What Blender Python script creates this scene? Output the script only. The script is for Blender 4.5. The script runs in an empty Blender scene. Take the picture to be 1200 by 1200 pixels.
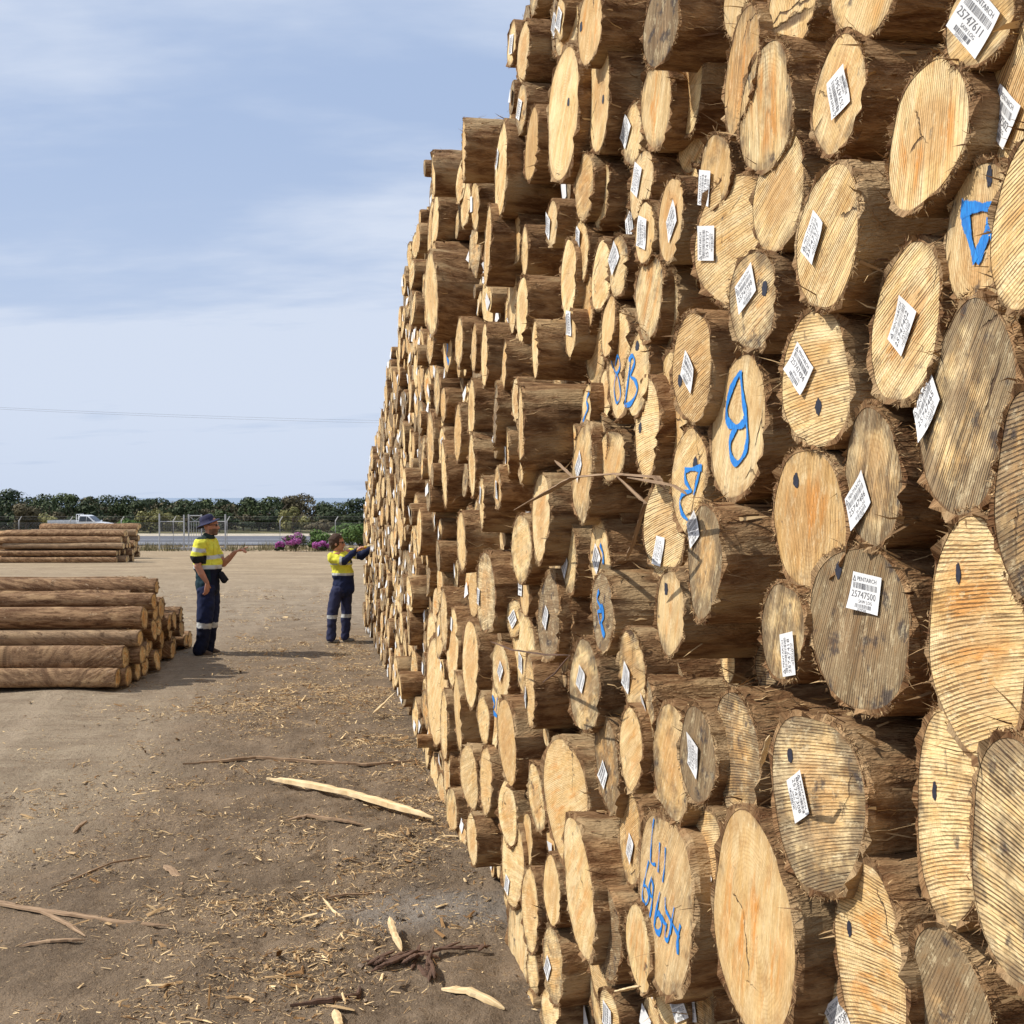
import bpy, math, random
import numpy as np
from mathutils import Vector, Matrix, Euler
random.seed(7)
RS = np.random.RandomState(11)
scene = bpy.context.scene
COL = scene.collection

# ---------------------------------------------------------------- camera
FPX = 1380.0
PSI = math.radians(10.1)
BETA = math.atan(17 / FPX)
CAMH = 2.1
CR = Vector((math.cos(PSI), -math.sin(PSI), 0))
CF = Vector((math.sin(PSI) * math.cos(BETA), math.cos(PSI) * math.cos(BETA), -math.sin(BETA)))
CU = CR.cross(CF)
CP = Vector((0, 0, CAMH))
cam = bpy.data.cameras.new('camera')
cam.sensor_width = 36
cam.lens = 36 * FPX / 1200
cam.clip_end = 60000
cam.clip_start = 0.05
camo = bpy.data.objects.new('camera', cam)
COL.objects.link(camo)
camo.location = CP
camo.rotation_euler = (math.pi / 2 - BETA, 0, -PSI)
scene.camera = camo

def ray(px, py):
    return (CF * FPX + CR * (px - 600) + CU * (600 - py)).normalized()

def project(P):
    d = Vector(P) - CP
    z = d.dot(CF)
    return 600 + FPX * d.dot(CR) / z, 600 - FPX * d.dot(CU) / z, z

GZ = [(-60, 0), (19, 0), (30, -.16), (47, -.47), (67, -.84), (100, -1.1), (155, -1.3), (200, -4), (400, -24), (900, -60), (60000, -400)]
def g_of_z(zc):
    return np.interp(zc, [a for a, b in GZ], [b for a, b in GZ])

def cw(xc, zc, z=None):
    """point given sideways / forward distance in metres from the viewpoint's foot"""
    X = xc * math.cos(PSI) + zc * math.sin(PSI)
    Y = -xc * math.sin(PSI) + zc * math.cos(PSI)
    return Vector((X, Y, float(g_of_z(zc)) if z is None else z))

def at(px, zc, z=None):
    return cw((px - 600) / FPX * zc, zc, z)

def gp(px, py, z=0.0):
    d = ray(px, py)
    t = (z - CAMH) / d.z
    return CP + d * t

# ---------------------------------------------------------------- noise
def vnoise(x, y, seed=0):
    x = np.asarray(x, float); y = np.asarray(y, float)
    xi = np.floor(x).astype(np.int64); yi = np.floor(y).astype(np.int64)
    xf = x - xi; yf = y - yi
    def h(a, b):
        n = (a * 374761393 + b * 668265263 + seed * 1274126177) & 0x7fffffff
        n = ((n ^ (n >> 13)) * 1274126177) & 0x7fffffff
        n = (n ^ (n >> 16)) & 0xffff
        return n / 65535.0
    u = xf * xf * (3 - 2 * xf); v = yf * yf * (3 - 2 * yf)
    return ((h(xi, yi) * (1 - u) + h(xi + 1, yi) * u) * (1 - v) +
            (h(xi, yi + 1) * (1 - u) + h(xi + 1, yi + 1) * u) * v) * 2 - 1

# ---------------------------------------------------------------- object helpers
def tag(o, label=None, cat=None, group=None, kind=None):
    if label: o['label'] = label
    if cat: o['category'] = cat
    if group: o['group'] = group
    if kind: o['kind'] = kind
    return o

def empty(name, loc=(0, 0, 0), rz=0.0):
    o = bpy.data.objects.new(name, None)
    o.empty_display_size = .1
    COL.objects.link(o)
    o.location = loc
    o.rotation_euler = (0, 0, rz)
    return o

class MB:
    """collects polygons, with point attributes"""
    def __init__(self):
        self.v = []; self.f = []; self.n = 0; self.at = {}
    def add(self, verts, faces, **attrs):
        verts = np.asarray(verts, float).reshape(-1, 3)
        k = len(verts)
        self.v.append(verts)
        for f in faces:
            self.f.append([int(i) + self.n for i in f])
        for a in set(list(attrs) + list(self.at)):
            lst = self.at.setdefault(a, [])
            have = sum(len(q) for q in lst)
            if have < self.n:
                lst.append(np.zeros((self.n - have, 3)))
            val = attrs.get(a)
            if val is None: val = np.zeros((k, 3))
            val = np.asarray(val, float)
            if val.ndim == 1: val = np.tile(val, (k, 1))
            lst.append(val)
        self.n += k
        return self
    def merge(self, other, M=None):
        if other.n == 0: return self
        v = np.concatenate(other.v)
        if M is not None:
            m = np.array(M)
            v = v @ m[:3, :3].T + m[:3, 3]
        at_ = {a: np.concatenate(q) for a, q in other.at.items()}
        return self.add(v, other.f, **at_)
    def box(self, c, s, rz=0.0, M=None):
        c = np.array(c, float); s = np.array(s, float) / 2
        v = np.array([[x, y, z] for x in (-1, 1) for y in (-1, 1) for z in (-1, 1)], float) * s
        if rz:
            co, si = math.cos(rz), math.sin(rz)
            v = np.stack([v[:, 0] * co - v[:, 1] * si, v[:, 0] * si + v[:, 1] * co, v[:, 2]], 1)
        if M is not None: v = v @ np.array(M)[:3, :3].T
        v = v + c
        return self.add(v, [(0, 1, 3, 2), (4, 6, 7, 5), (0, 4, 5, 1), (2, 3, 7, 6), (0, 2, 6, 4), (1, 5, 7, 3)])
    def tube(self, pts, radii, n=8, cap=True, squash=1.0, **attrs):
        pts = [Vector(p) for p in pts]
        if not hasattr(radii, '__len__'): radii = [radii] * len(pts)
        V = []; F = []
        up = Vector((0, 0, 1))
        for i, p in enumerate(pts):
            t = (pts[min(i + 1, len(pts) - 1)] - pts[max(i - 1, 0)]).normalized()
            a = t.cross(up)
            if a.length < .05: a = t.cross(Vector((1, 0, 0)))
            a.normalize(); b = a.cross(t).normalized()
            for k in range(n):
                th = 2 * math.pi * k / n
                V.append(p + a * (math.cos(th) * radii[i]) + b * (math.sin(th) * radii[i] * squash))
        for i in range(len(pts) - 1):
            for k in range(n):
                F.append((i * n + k, i * n + (k + 1) % n, (i + 1) * n + (k + 1) % n, (i + 1) * n + k))
        if cap:
            F.append(tuple(range(n))[::-1]); F.append(tuple(range((len(pts) - 1) * n, len(pts) * n)))
        return self.add([tuple(q) for q in V], F, **attrs)
    def build(self, name, m, parent=None, smooth=False, loc=None):
        me = bpy.data.meshes.new(name)
        v = np.concatenate(self.v) if self.v else np.zeros((0, 3))
        me.from_pydata(v.tolist(), [], self.f)
        for a, q in self.at.items():
            val = np.concatenate(q)
            if len(val) < self.n: val = np.vstack([val, np.zeros((self.n - len(val), 3))])
            t = me.attributes.new(a, 'FLOAT_VECTOR', 'POINT')
            t.data.foreach_set('vector', val.astype(np.float32).ravel())
        if smooth:
            me.polygons.foreach_set('use_smooth', [True] * len(me.polygons))
        me.materials.append(m)
        me.update()
        o = bpy.data.objects.new(name, me)
        COL.objects.link(o)
        if parent is not None: o.parent = parent
        if loc is not None: o.location = loc
        return o

# ---------------------------------------------------------------- materials
def newmat(name):
    m = bpy.data.materials.new(name)
    m.use_nodes = True
    nt = m.node_tree
    return m, NT(nt), nt.nodes['Principled BSDF']

class NT:
    def __init__(self, nt): self.nt = nt
    def node(self, t, **kw):
        n = self.nt.nodes.new(t)
        for k, v in kw.items():
            if k == 'ins':
                for kk, vv in v.items(): self.set(n.inputs[kk], vv)
            else: setattr(n, k, v)
        return n
    def set(self, sock, v):
        if hasattr(v, 'links') and hasattr(v, 'node'): self.nt.links.new(v, sock)
        elif isinstance(v, (tuple, list)):
            if len(v) == 3 and sock.type == 'RGBA': v = (*v, 1)
            sock.default_value = v
        else: sock.default_value = v
    def m(self, op, a, b=0.0, c=0.0, clamp=False):
        n = self.node('ShaderNodeMath', operation=op, use_clamp=clamp)
        self.set(n.inputs[0], a); self.set(n.inputs[1], b); self.set(n.inputs[2], c)
        return n.outputs[0]
    def vm(self, op, a, b=(0, 0, 0)):
        n = self.node('ShaderNodeVectorMath', operation=op)
        self.set(n.inputs[0], a); self.set(n.inputs[1], b)
        return n.outputs[0]
    def attr(self, name):
        n = self.node('ShaderNodeAttribute', attribute_name=name)
        return n.outputs['Vector']
    def sep(self, v):
        n = self.node('ShaderNodeSeparateXYZ'); self.set(n.inputs[0], v)
        return n.outputs
    def comb(self, x, y, z):
        n = self.node('ShaderNodeCombineXYZ')
        for i, q in enumerate((x, y, z)): self.set(n.inputs[i], q)
        return n.outputs[0]
    def noise(self, vec, scale=1.0, detail=3, rough=.55, dist=0.0):
        n = self.node('ShaderNodeTexNoise')
        if vec is not None: self.set(n.inputs['Vector'], vec)
        n.inputs['Scale'].default_value = scale; n.inputs['Detail'].default_value = detail
        n.inputs['Roughness'].default_value = rough; n.inputs['Distortion'].default_value = dist
        return n.outputs['Fac']
    def ss(self, v, lo, hi, to0=0.0, to1=1.0):
        n = self.node('ShaderNodeMapRange', interpolation_type='SMOOTHSTEP')
        self.set(n.inputs[0], v); self.set(n.inputs[1], lo); self.set(n.inputs[2], hi)
        self.set(n.inputs[3], to0); self.set(n.inputs[4], to1)
        return n.outputs[0]
    def mix(self, f, a, b, mode='MIX'):
        n = self.node('ShaderNodeMix', data_type='RGBA', blend_type=mode)
        self.set(n.inputs[0], f); self.set(n.inputs[6], a); self.set(n.inputs[7], b)
        return n.outputs[2]
    def bump(self, h, strength=.5, dist=.01, normal=None):
        n = self.node('ShaderNodeBump')
        n.inputs['Strength'].default_value = strength; n.inputs['Distance'].default_value = dist
        self.set(n.inputs['Height'], h)
        if normal is not None: self.set(n.inputs['Normal'], normal)
        return n.outputs[0]

def plain(name, col, rough=.8, metal=0.0, var=.15, scale=8.0, bump=.0):
    m, t, b = newmat(name)
    tc = t.node('ShaderNodeTexCoord').outputs['Object']
    n = t.noise(tc, scale, 4)
    dark = tuple(c * (1 - var) for c in col); lite = tuple(min(1, c * (1 + var)) for c in col)
    t.set(b.inputs['Base Color'], t.mix(t.ss(n, .3, .7), dark, lite))
    b.inputs['Roughness'].default_value = rough; b.inputs['Metallic'].default_value = metal
    if bump: t.set(b.inputs['Normal'], t.bump(n, .6, bump))
    return m

# sawn end of a log. luv=(across, up, radius fraction); kuv=(across kerf, along kerf, seed); rnd=(weathering, kerf depth, orange)
def mat_cut():
    m, t, b = newmat('sawn wood end')
    luv = t.attr('luv'); kuv = t.attr('kuv'); rnd = t.attr('rnd')
    la, lb, lr = t.sep(luv); kx, ky, sd = t.sep(kuv); rw, rk, ro = t.sep(rnd)
    p = t.comb(la, lb, sd)
    n1 = t.noise(p, 9, 4, .6)
    n2 = t.noise(t.comb(t.m('MULTIPLY', kx, 30), t.m('MULTIPLY', ky, 4), sd), 1, 3)
    col = t.mix(t.ss(n1, .3, .72), (.97, .73, .36), (.76, .48, .18))
    col = t.mix(t.ss(n2, .35, .75), col, (.97, .78, .44))
    tin = t.noise(t.comb(sd, 3, 0), 1.3, 0)
    col = t.mix(t.ss(tin, .45, .70, 0, .6), col, (.56, .31, .10))
    tin2 = t.noise(t.comb(sd, 9, 0), 1.1, 0)
    col = t.mix(t.ss(tin2, .5, .7, 0, .3), col, (.50, .40, .26))
    blot = t.noise(t.comb(la, lb, t.m('ADD', sd, 71)), 16, 5, .7)
    col = t.mix(t.ss(blot, .52, .72, 0, .55), col, (.50, .25, .075))
    # heartwood, on some ends only
    hw = t.ss(t.m('ADD', lr, t.m('MULTIPLY', t.m('SUBTRACT', t.noise(p, 7, 3), .5), .8)), .70, .42)
    hs = t.noise(t.comb(sd, 21, 0), 1.7, 0)
    col = t.mix(t.m('MULTIPLY', hw, t.ss(hs, .42, .62, 0, .6)), col, (.60, .33, .12))
    col = t.mix(t.m('MULTIPLY', t.ss(lr, .82, .9), t.ss(hs, .55, .40, 0, .35)), col, (.52, .33, .15))
    # growth rings
    wob = t.noise(p, 14, 3)
    rr = t.m('SQRT', t.m('ADD', t.m('MULTIPLY', la, la), t.m('MULTIPLY', lb, lb)))
    ring = t.m('SINE', t.m('MULTIPLY', t.m('ADD', rr, t.m('MULTIPLY', wob, .03)), 700))
    ringm = t.ss(t.noise(p, 5, 2), .42, .62, .05, .34)
    col = t.mix(t.m('MULTIPLY', t.ss(ring, -.2, 1), ringm), col, (.46, .25, .09))
    # orange heart streak
    on = t.noise(t.comb(t.m('MULTIPLY', kx, 22), t.m('MULTIPLY', ky, 5), t.m('ADD', sd, 7.7)), 1, 3, .6, .4)
    om = t.m('MULTIPLY', t.ss(on, .47, .64), t.m('MULTIPLY', ro, t.ss(lr, .95, .45)))
    col = t.mix(t.m('MULTIPLY', om, .85), col, (.74, .30, .055))
    # kerf lines
    fan = t.m('ADD', kx, t.m('MULTIPLY', t.m('MULTIPLY', ky, kx), 1.1))
    fan = t.m('ADD', fan, t.m('MULTIPLY', t.m('MULTIPLY', ky, ky), .22))
    kn = t.noise(t.comb(t.m('MULTIPLY', fan, 190), t.m('MULTIPLY', ky, 5), sd), 1, 4, .7, 0)
    kw = t.m('SINE', t.m('ADD', t.m('MULTIPLY', fan, 1080), t.m('MULTIPLY', t.noise(p, 10, 2), 3)))
    kk = t.m('ADD', t.m('MULTIPLY', t.m('MULTIPLY_ADD', kw, .5, .5), .27), t.m('MULTIPLY', kn, 1.0))
    patch = t.ss(t.noise(t.comb(la, lb, t.m('ADD', sd, 31)), 11, 2), .3, .55, .4, 1.0)
    line = t.m('MULTIPLY', t.m('MULTIPLY', t.ss(kk, .665, .755), t.m('MULTIPLY_ADD', rk, .78, .22)), patch)
    col = t.mix(t.m('MULTIPLY', line, .88), col, (.12, .055, .02))
    # fine fibre
    fn = t.noise(t.comb(t.m('MULTIPLY', kx, 400), t.m('MULTIPLY', ky, 30), sd), 1, 3)
    col = t.mix(t.ss(fn, .4, .75, 0, .28), col, (.36, .20, .085))
    # weathering
    wn = t.noise(t.comb(la, lb, t.m('ADD', sd, 3.3)), 13, 5, .65)
    wf = t.m('ADD', t.m('SUBTRACT', t.m('ADD', wn, t.m('MULTIPLY', rw, .62)), .72), t.m('MULTIPLY', t.ss(lr, .6, 1.0), .16))
    wf = t.ss(wf, -.02, .26)
    col = t.mix(t.m('MULTIPLY', wf, .82), col, t.mix(t.ss(n2, .35, .7), (.13, .09, .055), (.27, .185, .105)))
    bl = t.ss(t.m('ADD', t.noise(t.comb(la, lb, t.m('ADD', sd, 9.1)), 17, 4, .6), t.m('MULTIPLY', rw, .13)), .66, .76)
    col = t.mix(t.m('MULTIPLY', bl, .8), col, (.05, .042, .045))
    col = t.mix(t.m('MULTIPLY', t.m('MULTIPLY', line, wf), .75), col, (.045, .028, .018))
    ch = t.noise(t.comb(t.m('MULTIPLY', kx, 60), t.m('MULTIPLY', ky, 22), t.m('ADD', sd, 13)), 1, 6, .8)
    col = t.mix(t.ss(ch, .53, .68, 0, .45), col, (.30, .15, .05))
    col = t.mix(t.ss(ch, .47, .36, 0, .35), col, (1.0, .84, .52))
    # small dark specks
    sp = t.ss(t.noise(t.comb(t.m('MULTIPLY', kx, 200), t.m('MULTIPLY', ky, 90), sd), 1, 2), .70, .78)
    col = t.mix(t.m('MULTIPLY', sp, .6), col, (.12, .06, .03))
    # cracks
    v = t.node('ShaderNodeTexVoronoi', feature='DISTANCE_TO_EDGE')
    v.inputs['Scale'].default_value = 3.6
    dis = t.noise(p, 30, 3)
    t.set(v.inputs['Vector'], t.comb(t.m('ADD', la, t.m('MULTIPLY', dis, .05)), t.m('ADD', lb, t.m('MULTIPLY', dis, .04)), t.m('MULTIPLY', sd, 3)))
    cr = t.m('MULTIPLY', t.ss(v.outputs['Distance'], .011, .004), t.ss(t.noise(t.comb(la, lb, t.m('ADD', sd, 55)), 7, 1), .60, .68))
    col = t.mix(t.m('MULTIPLY', cr, .85), col, (.07, .035, .02))
    # rim
    rim = t.ss(t.m('ADD', lr, t.m('MULTIPLY', t.m('SUBTRACT', wn, .5), .22)), .955, 1.02)
    col = t.mix(t.m('MULTIPLY', rim, .75), col, (.17, .085, .035))
    t.set(b.inputs['Base Color'], col)
    b.inputs['Roughness'].default_value = .82
    b.inputs['Specular IOR Level'].default_value = .25
    h = t.m('SUBTRACT', t.m('MULTIPLY', fn, .35), t.m('ADD', t.m('MULTIPLY', line, .9), t.m('MULTIPLY', cr, 1.5)))
    t.set(b.inputs['Normal'], t.bump(t.m('ADD', h, t.m('MULTIPLY', ch, .5)), .9, .0045))
    return m

# bark / debarked flank. buv=(along, around, seed)
def mat_bark(red=False):
    m, t, b = newmat('stringy bark' if not red else 'reddish scaly bark')
    bu = t.attr('buv')
    x, y, z = t.sep(bu)
    p1 = t.vm('MULTIPLY', bu, (9, 30, 30) if not red else (4, 26, 26))
    p2 = t.vm('MULTIPLY', bu, (38, 170, 170))
    p3 = t.vm('MULTIPLY', bu, (3.2, 7, 7))
    n1 = t.noise(p1, 1, 4, .65, .4); n2 = t.noise(p2, 1, 3, .6, .3); n3 = t.noise(p3, 1, 3)
    if red:
        col = t.mix(t.ss(n1, .35, .68), (.14, .070, .036), (.42, .26, .14))
        col = t.mix(t.ss(n2, .5, .8, 0, .6), col, (.60, .40, .21))
        col = t.mix(t.ss(n3, .55, .7, 0, .6), col, (.58, .38, .20))
    else:
        col = t.mix(t.ss(n1, .32, .7), (.14, .064, .026), (.40, .24, .115))
        col = t.mix(t.ss(n2, .52, .8, 0, .45), col, (.58, .41, .22))
        col = t.mix(t.ss(n3, .48, .66, 0, .8), col, (.52, .37, .20))
    sdn = t.noise(t.comb(t.sep(t.attr('sd'))[0], 0, 0), 1, 0)
    col = t.mix(t.ss(sdn, .35, .65, 0, .5), col, t.vm('MULTIPLY', col, (.62, .60, .60)))
    if red:
        col = t.mix(t.ss(t.noise(t.comb(t.sep(t.attr('sd'))[0], 5, 0), 1, 0), .5, .65, 0, .45), col, (.40, .30, .19))
        col = t.mix(t.ss(t.noise(t.vm('MULTIPLY', bu, (7, 14, 14)), 1, 5, .75), .54, .66, 0, .75), col, (.075, .04, .022))
        col = t.mix(t.ss(t.noise(t.vm('MULTIPLY', bu, (9, 20, 20)), 1, 5, .8), .60, .68, 0, .7), col, (.62, .47, .30))
    t.set(b.inputs['Base Color'], col)
    b.inputs['Roughness'].default_value = .92
    b.inputs['Specular IOR Level'].default_value = .15
    h = t.m('ADD', n1, t.m('MULTIPLY', n2, .5))
    t.set(b.inputs['Normal'], t.bump(h, 1.0, .02))
    return m

def mat_fibre(c0=(.14, .07, .035), c1=(.62, .43, .22)):
    m, t, b = newmat('torn fibre')
    r, g, bb = t.sep(t.attr('rnd'))
    col = t.mix(t.ss(r, .0, 1.0), c0, c1)
    t.set(b.inputs['Base Color'], col)
    b.inputs['Roughness'].default_value = .9
    b.inputs['Specular IOR Level'].default_value = .1
    return m

M_CUT = mat_cut(); M_BARK = mat_bark(); M_RBARK = mat_bark(True); M_FIB = mat_fibre(); M_CHIP = mat_fibre((.22, .12, .05), (.84, .62, .34))
M_TAG = plain('white paper', (.76, .76, .75), .6, var=.03)
M_INK = plain('black print', (.14, .14, .15), .6, var=.0)
M_DOT = plain('blue black ink', (.018, .02, .035), .6, var=.3, scale=120)
def mat_paint():
    m, t, b = newmat('blue spray paint')
    p = t.node('ShaderNodeTexCoord').outputs['Object']
    n = t.noise(t.vm('MULTIPLY', p, (200, 200, 60)), 1, 3)
    n2 = t.noise(p, 25, 3)
    col = t.mix(t.ss(n, .35, .7), (.012, .16, .52), (.02, .27, .72))
    col = t.mix(t.ss(n2, .62, .72, 0, .55), col, (.03, .10, .22))
    t.set(b.inputs['Base Color'], col)
    b.inputs['Roughness'].default_value = .55
    ed = t.sep(t.attr('luv'))[0]
    a = t.ss(t.m('ADD', t.m('MULTIPLY', ed, 1.5), t.m('MULTIPLY', t.noise(p, 420, 2, .7), .8)), .62, .85)
    t.set(b.inputs['Alpha'], a)
    return m
M_PAINT = mat_paint()

# ---------------------------------------------------------------- world and sun
SUN_EL = math.radians(46)
sdir = (-CR * math.cos(SUN_EL) + Vector((0, 0, math.sin(SUN_EL)))).normalized()
w = bpy.data.worlds.new('World'); scene.world = w; w.use_nodes = True
wt = NT(w.node_tree)
bg = w.node_tree.nodes['Background']
sky = wt.node('ShaderNodeTexSky', sky_type='NISHITA', sun_disc=False)
sky.sun_elevation = SUN_EL
sky.sun_rotation = math.atan2(-CR.x, -CR.y)
sky.air_density = 1.0; sky.dust_density = .6; sky.ozone_density = 1.5
tc = wt.node('ShaderNodeTexCoord').outputs['Generated']
gx, gy, gz_ = wt.sep(tc)
den = wt.m('ADD', wt.m('MAXIMUM', gz_, 0.0), .16)
# rotate so streaks run left to right across the view
ux = wt.m('DIVIDE', wt.m('ADD', wt.m('MULTIPLY', gx, CR.x), wt.m('MULTIPLY', gy, CR.y)), den)
uy = wt.m('DIVIDE', wt.m('ADD', wt.m('MULTIPLY', gx, CF.x), wt.m('MULTIPLY', gy, CF.y)), den)
cn = wt.noise(wt.comb(wt.m('MULTIPLY', ux, .55), wt.m('MULTIPLY_ADD', ux, .12, wt.m('MULTIPLY', uy, 1.25)), 4.2), 1, 5, .52, .25)
cn2 = wt.noise(wt.comb(ux, wt.m('MULTIPLY', uy, 2.2), 9.0), 2.6, 5, .6)
cf = wt.m('ADD', wt.m('MULTIPLY', cn, .8), wt.m('MULTIPLY', cn2, .2))
lowveil = wt.ss(gz_, .02, .34, .35, 0.05)
cloud = wt.m('ADD', wt.ss(cf, .35, .57, .26, 1.0), lowveil, clamp=True)
cloud = wt.m('MULTIPLY', cloud, wt.ss(gz_, -.06, .09, .75, 1))
hazy = wt.mix(.8, sky.outputs[0], (3.3, 4.75, 7.7))
skyc = wt.mix(cloud, hazy, (6.7, 7.5, 9.0))
wt.set(bg.inputs[0], skyc)
bg.inputs[1].default_value = .099
sl = bpy.data.lights.new('sun', 'SUN'); sl.energy = 5.0; sl.angle = math.radians(.53); sl.color = (1, .95, .87)
so = bpy.data.objects.new('sun', sl); COL.objects.link(so)
so.rotation_euler = (-sdir).to_track_quat('-Z', 'Y').to_euler()
so.location = (0, 0, 30)
scene.view_settings.view_transform = 'Standard'
scene.view_settings.look = 'None'
scene.view_settings.exposure = 0
scene.render.engine = 'CYCLES'
# ================================================================= LOGS
DW = 0.98     # sideways distance of the stack's face

def log_parts(R, L, seed, n=40, ty=0.0, tz=0.0, kang=0.0, rnd=(.2, .5, .3), rough=1.0, fib=60, flank=30):
    """face at x=0 looking to -x, body to +x. returns MBs bark, cut, fibres and outline function"""
    r = np.random.RandomState(seed)
    ks = np.arange(2, 9)
    amp = np.array([.050, .036, .018, .010, .006, .004, .003]) * r.uniform(.4, 1.5, 7) * rough
    ph = r.uniform(0, 6.28, 7)
    def rad(th):
        th = np.asarray(th)
        return R * (1 + sum(a * np.cos(k * th + p) for a, k, p in zip(amp, ks, ph)))
    th = np.arange(n) * 2 * math.pi / n
    ro = rad(th)
    sd = (seed % 977) * .731
    ca, sa = math.cos(kang), math.sin(kang)
    # ---- sawn end
    cut = MB()
    V = [(0, 0, 0)]; A = [(0, 0, 0)]
    fr = [.4, .75, .95] if n > 20 else [.95]
    jit = 1 + r.normal(0, .008, n)
    for f in fr:
        q = ro * f * (jit if f > .9 else 1)
        for k in range(n):
            y = q[k] * math.cos(th[k]); z = q[k] * math.sin(th[k])
            V.append((ty * y + tz * z, y, z)); A.append((-y, z, f / .95))
    F = [(0, 1 + (k + 1) % n, 1 + k) for k in range(n)]
    for i in range(len(fr) - 1):
        for k in range(n):
            a = 1 + i * n + k; b_ = 1 + i * n + (k + 1) % n
            F.append((a, b_, b_ + n, a + n))
    A = np.array(A)
    K = np.stack([A[:, 0] * -sa + A[:, 1] * ca, A[:, 0] * ca + A[:, 1] * sa, np.full(len(A), sd)], 1)
    cut.add(V, F, luv=A, kuv=K, rnd=np.array(rnd))
    # ---- bark
    bark = MB()
    xs = [-.001, .0, .012, .05, .12, .25, .5, 1.0, 1.6, 2.2, 2.9, 3.6, 4.4, L] if n > 20 else [0, .01, .2, L]
    fs = [.93, 1.0, 1.005, 1, 1, 1, 1, 1, .99, .99, .98, .98, .97, .96] if n > 20 else [.93, 1.0, 1, .97]
    xs = [x for x in xs if x < L] + [L]; fs = fs[:len(xs)]
    V = []; B = []; twist = r.uniform(2.5, 7) * r.choice([-1, 1, 0]) if L > 2.7 else r.uniform(-.6, .6)
    if L > 2.7: seedk = r.uniform(.02, .05)
    bw = r.uniform(-1, 1, (len(xs), 2)) * .02 * R
    lipj = r.normal(0, .006, n) * rough
    for i, x in enumerate(xs):
        nz = (vnoise(th * 3 + seed, np.full(n, x * 6 + seed), seed) * .03 + vnoise(th * 9 + seed, np.full(n, x * 3 + seed), seed + 3) * .018) * rough if i else 0
        q = ro * fs[i] * (1 + nz)
        if i == 1: q = q * (1 + r.normal(0, .012, n) * rough)
        for k in range(n):
            y = q[k] * math.cos(th[k]); z = q[k] * math.sin(th[k])
            fall = max(0, 1 - x / .3)
            xx = x + (ty * y + tz * z) * fall
            if i == 1: xx += lipj[k]
            if i > 3: y += bw[i, 0] * (3.5 if L > 2.7 else 1); z += bw[i, 1] * (3.5 if L > 2.7 else 1)
            V.append((xx, y, z)); B.append((x + (ty * y) * fall + sd * 3, R * math.cos(th[k] + twist * x) + sd, R * math.sin(th[k] + twist * x)))
    F = []
    for i in range(len(xs) - 1):
        for k in range(n):
            a = i * n + k; b_ = i * n + (k + 1) % n
            F.append((a, b_, b_ + n, a + n))
    F.append(tuple(range((len(xs) - 1) * n, len(xs) * n)))
    bark.add(V, F, buv=np.array(B), sd=np.array((sd * 1.7, 0, 0)))
    # ---- torn fibres round the rim and lying along the flank
    fb = MB()
    if fib or flank:
        V = []; F = []; C = []
        def blade(p, d1, d2, l, wd, c):
            s = np.cross(d1, r.normal(0, 1, 3)); s = s / (np.linalg.norm(s) + 1e-9) * wd
            p1 = p + d1 * l * .5; p2 = p1 + d2 * l * .5
            i = len(V)
            V.extend([p - s, p + s, p1 + s * .7, p1 - s * .7, p2])
            F.append((i, i + 1, i + 2, i + 3)); F.append((i + 3, i + 2, i + 4))
            C.extend([(c, 0, 0)] * 5)
        clumps = r.uniform(0, 6.28, 5)
        for q in range(fib):
            t = clumps[r.randint(5)] + r.normal(0, .22) if r.rand() < .6 else r.uniform(0, 6.28)
            rr = float(rad(t)) * r.uniform(.965, 1.0)
            y = rr * math.cos(t); z = rr * math.sin(t)
            p = np.array([ty * y + tz * z - .001, y, z])
            out = np.array([0, math.cos(t), math.sin(t)]); tan = np.array([0, -math.sin(t), math.cos(t)])
            d1 = out * r.uniform(.2, 1) + tan * r.normal(0, .6) + np.array([r.normal(-.1, .5), 0, 0]); d1 /= np.linalg.norm(d1)
            d2 = d1 + r.normal(0, .5, 3) + np.array([0, 0, -.3]); d2 /= np.linalg.norm(d2)
            blade(p, d1, d2, r.uniform(.004, .015) * (2.0 if r.rand() < .05 else 1), r.uniform(.0004, .0013), min(1, max(0, r.normal(.45, .25))))
        for q in range(flank):
            t = r.uniform(-.8, 3.9); x = r.uniform(.01, .45) ** 1.2
            rr = float(rad(t)) * 1.006
            y = rr * math.cos(t); z = rr * math.sin(t)
            p = np.array([x + max(0, 1 - x / .3) * (ty * y + tz * z), y, z])
            out = np.array([0, math.cos(t), math.sin(t)]); tan = np.array([0, -math.sin(t), math.cos(t)])
            d1 = np.array([r.choice([-1, 1]), 0, 0]) + out * r.uniform(.0, .5) + tan * r.normal(0, .25); d1 /= np.linalg.norm(d1)
            d2 = d1 + out * r.uniform(-.3, .5) + r.normal(0, .2, 3); d2 /= np.linalg.norm(d2)
            blade(p, d1, d2, r.uniform(.015, .07) * (2 if r.rand() < .08 else 1), r.uniform(.0008, .003) * (1.8 if r.rand() < .12 else 1), min(1, max(0, r.normal(.45, .28))))
        fb.add(V, F, rnd=np.array(C))
    return bark, cut, fb, rad

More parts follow.
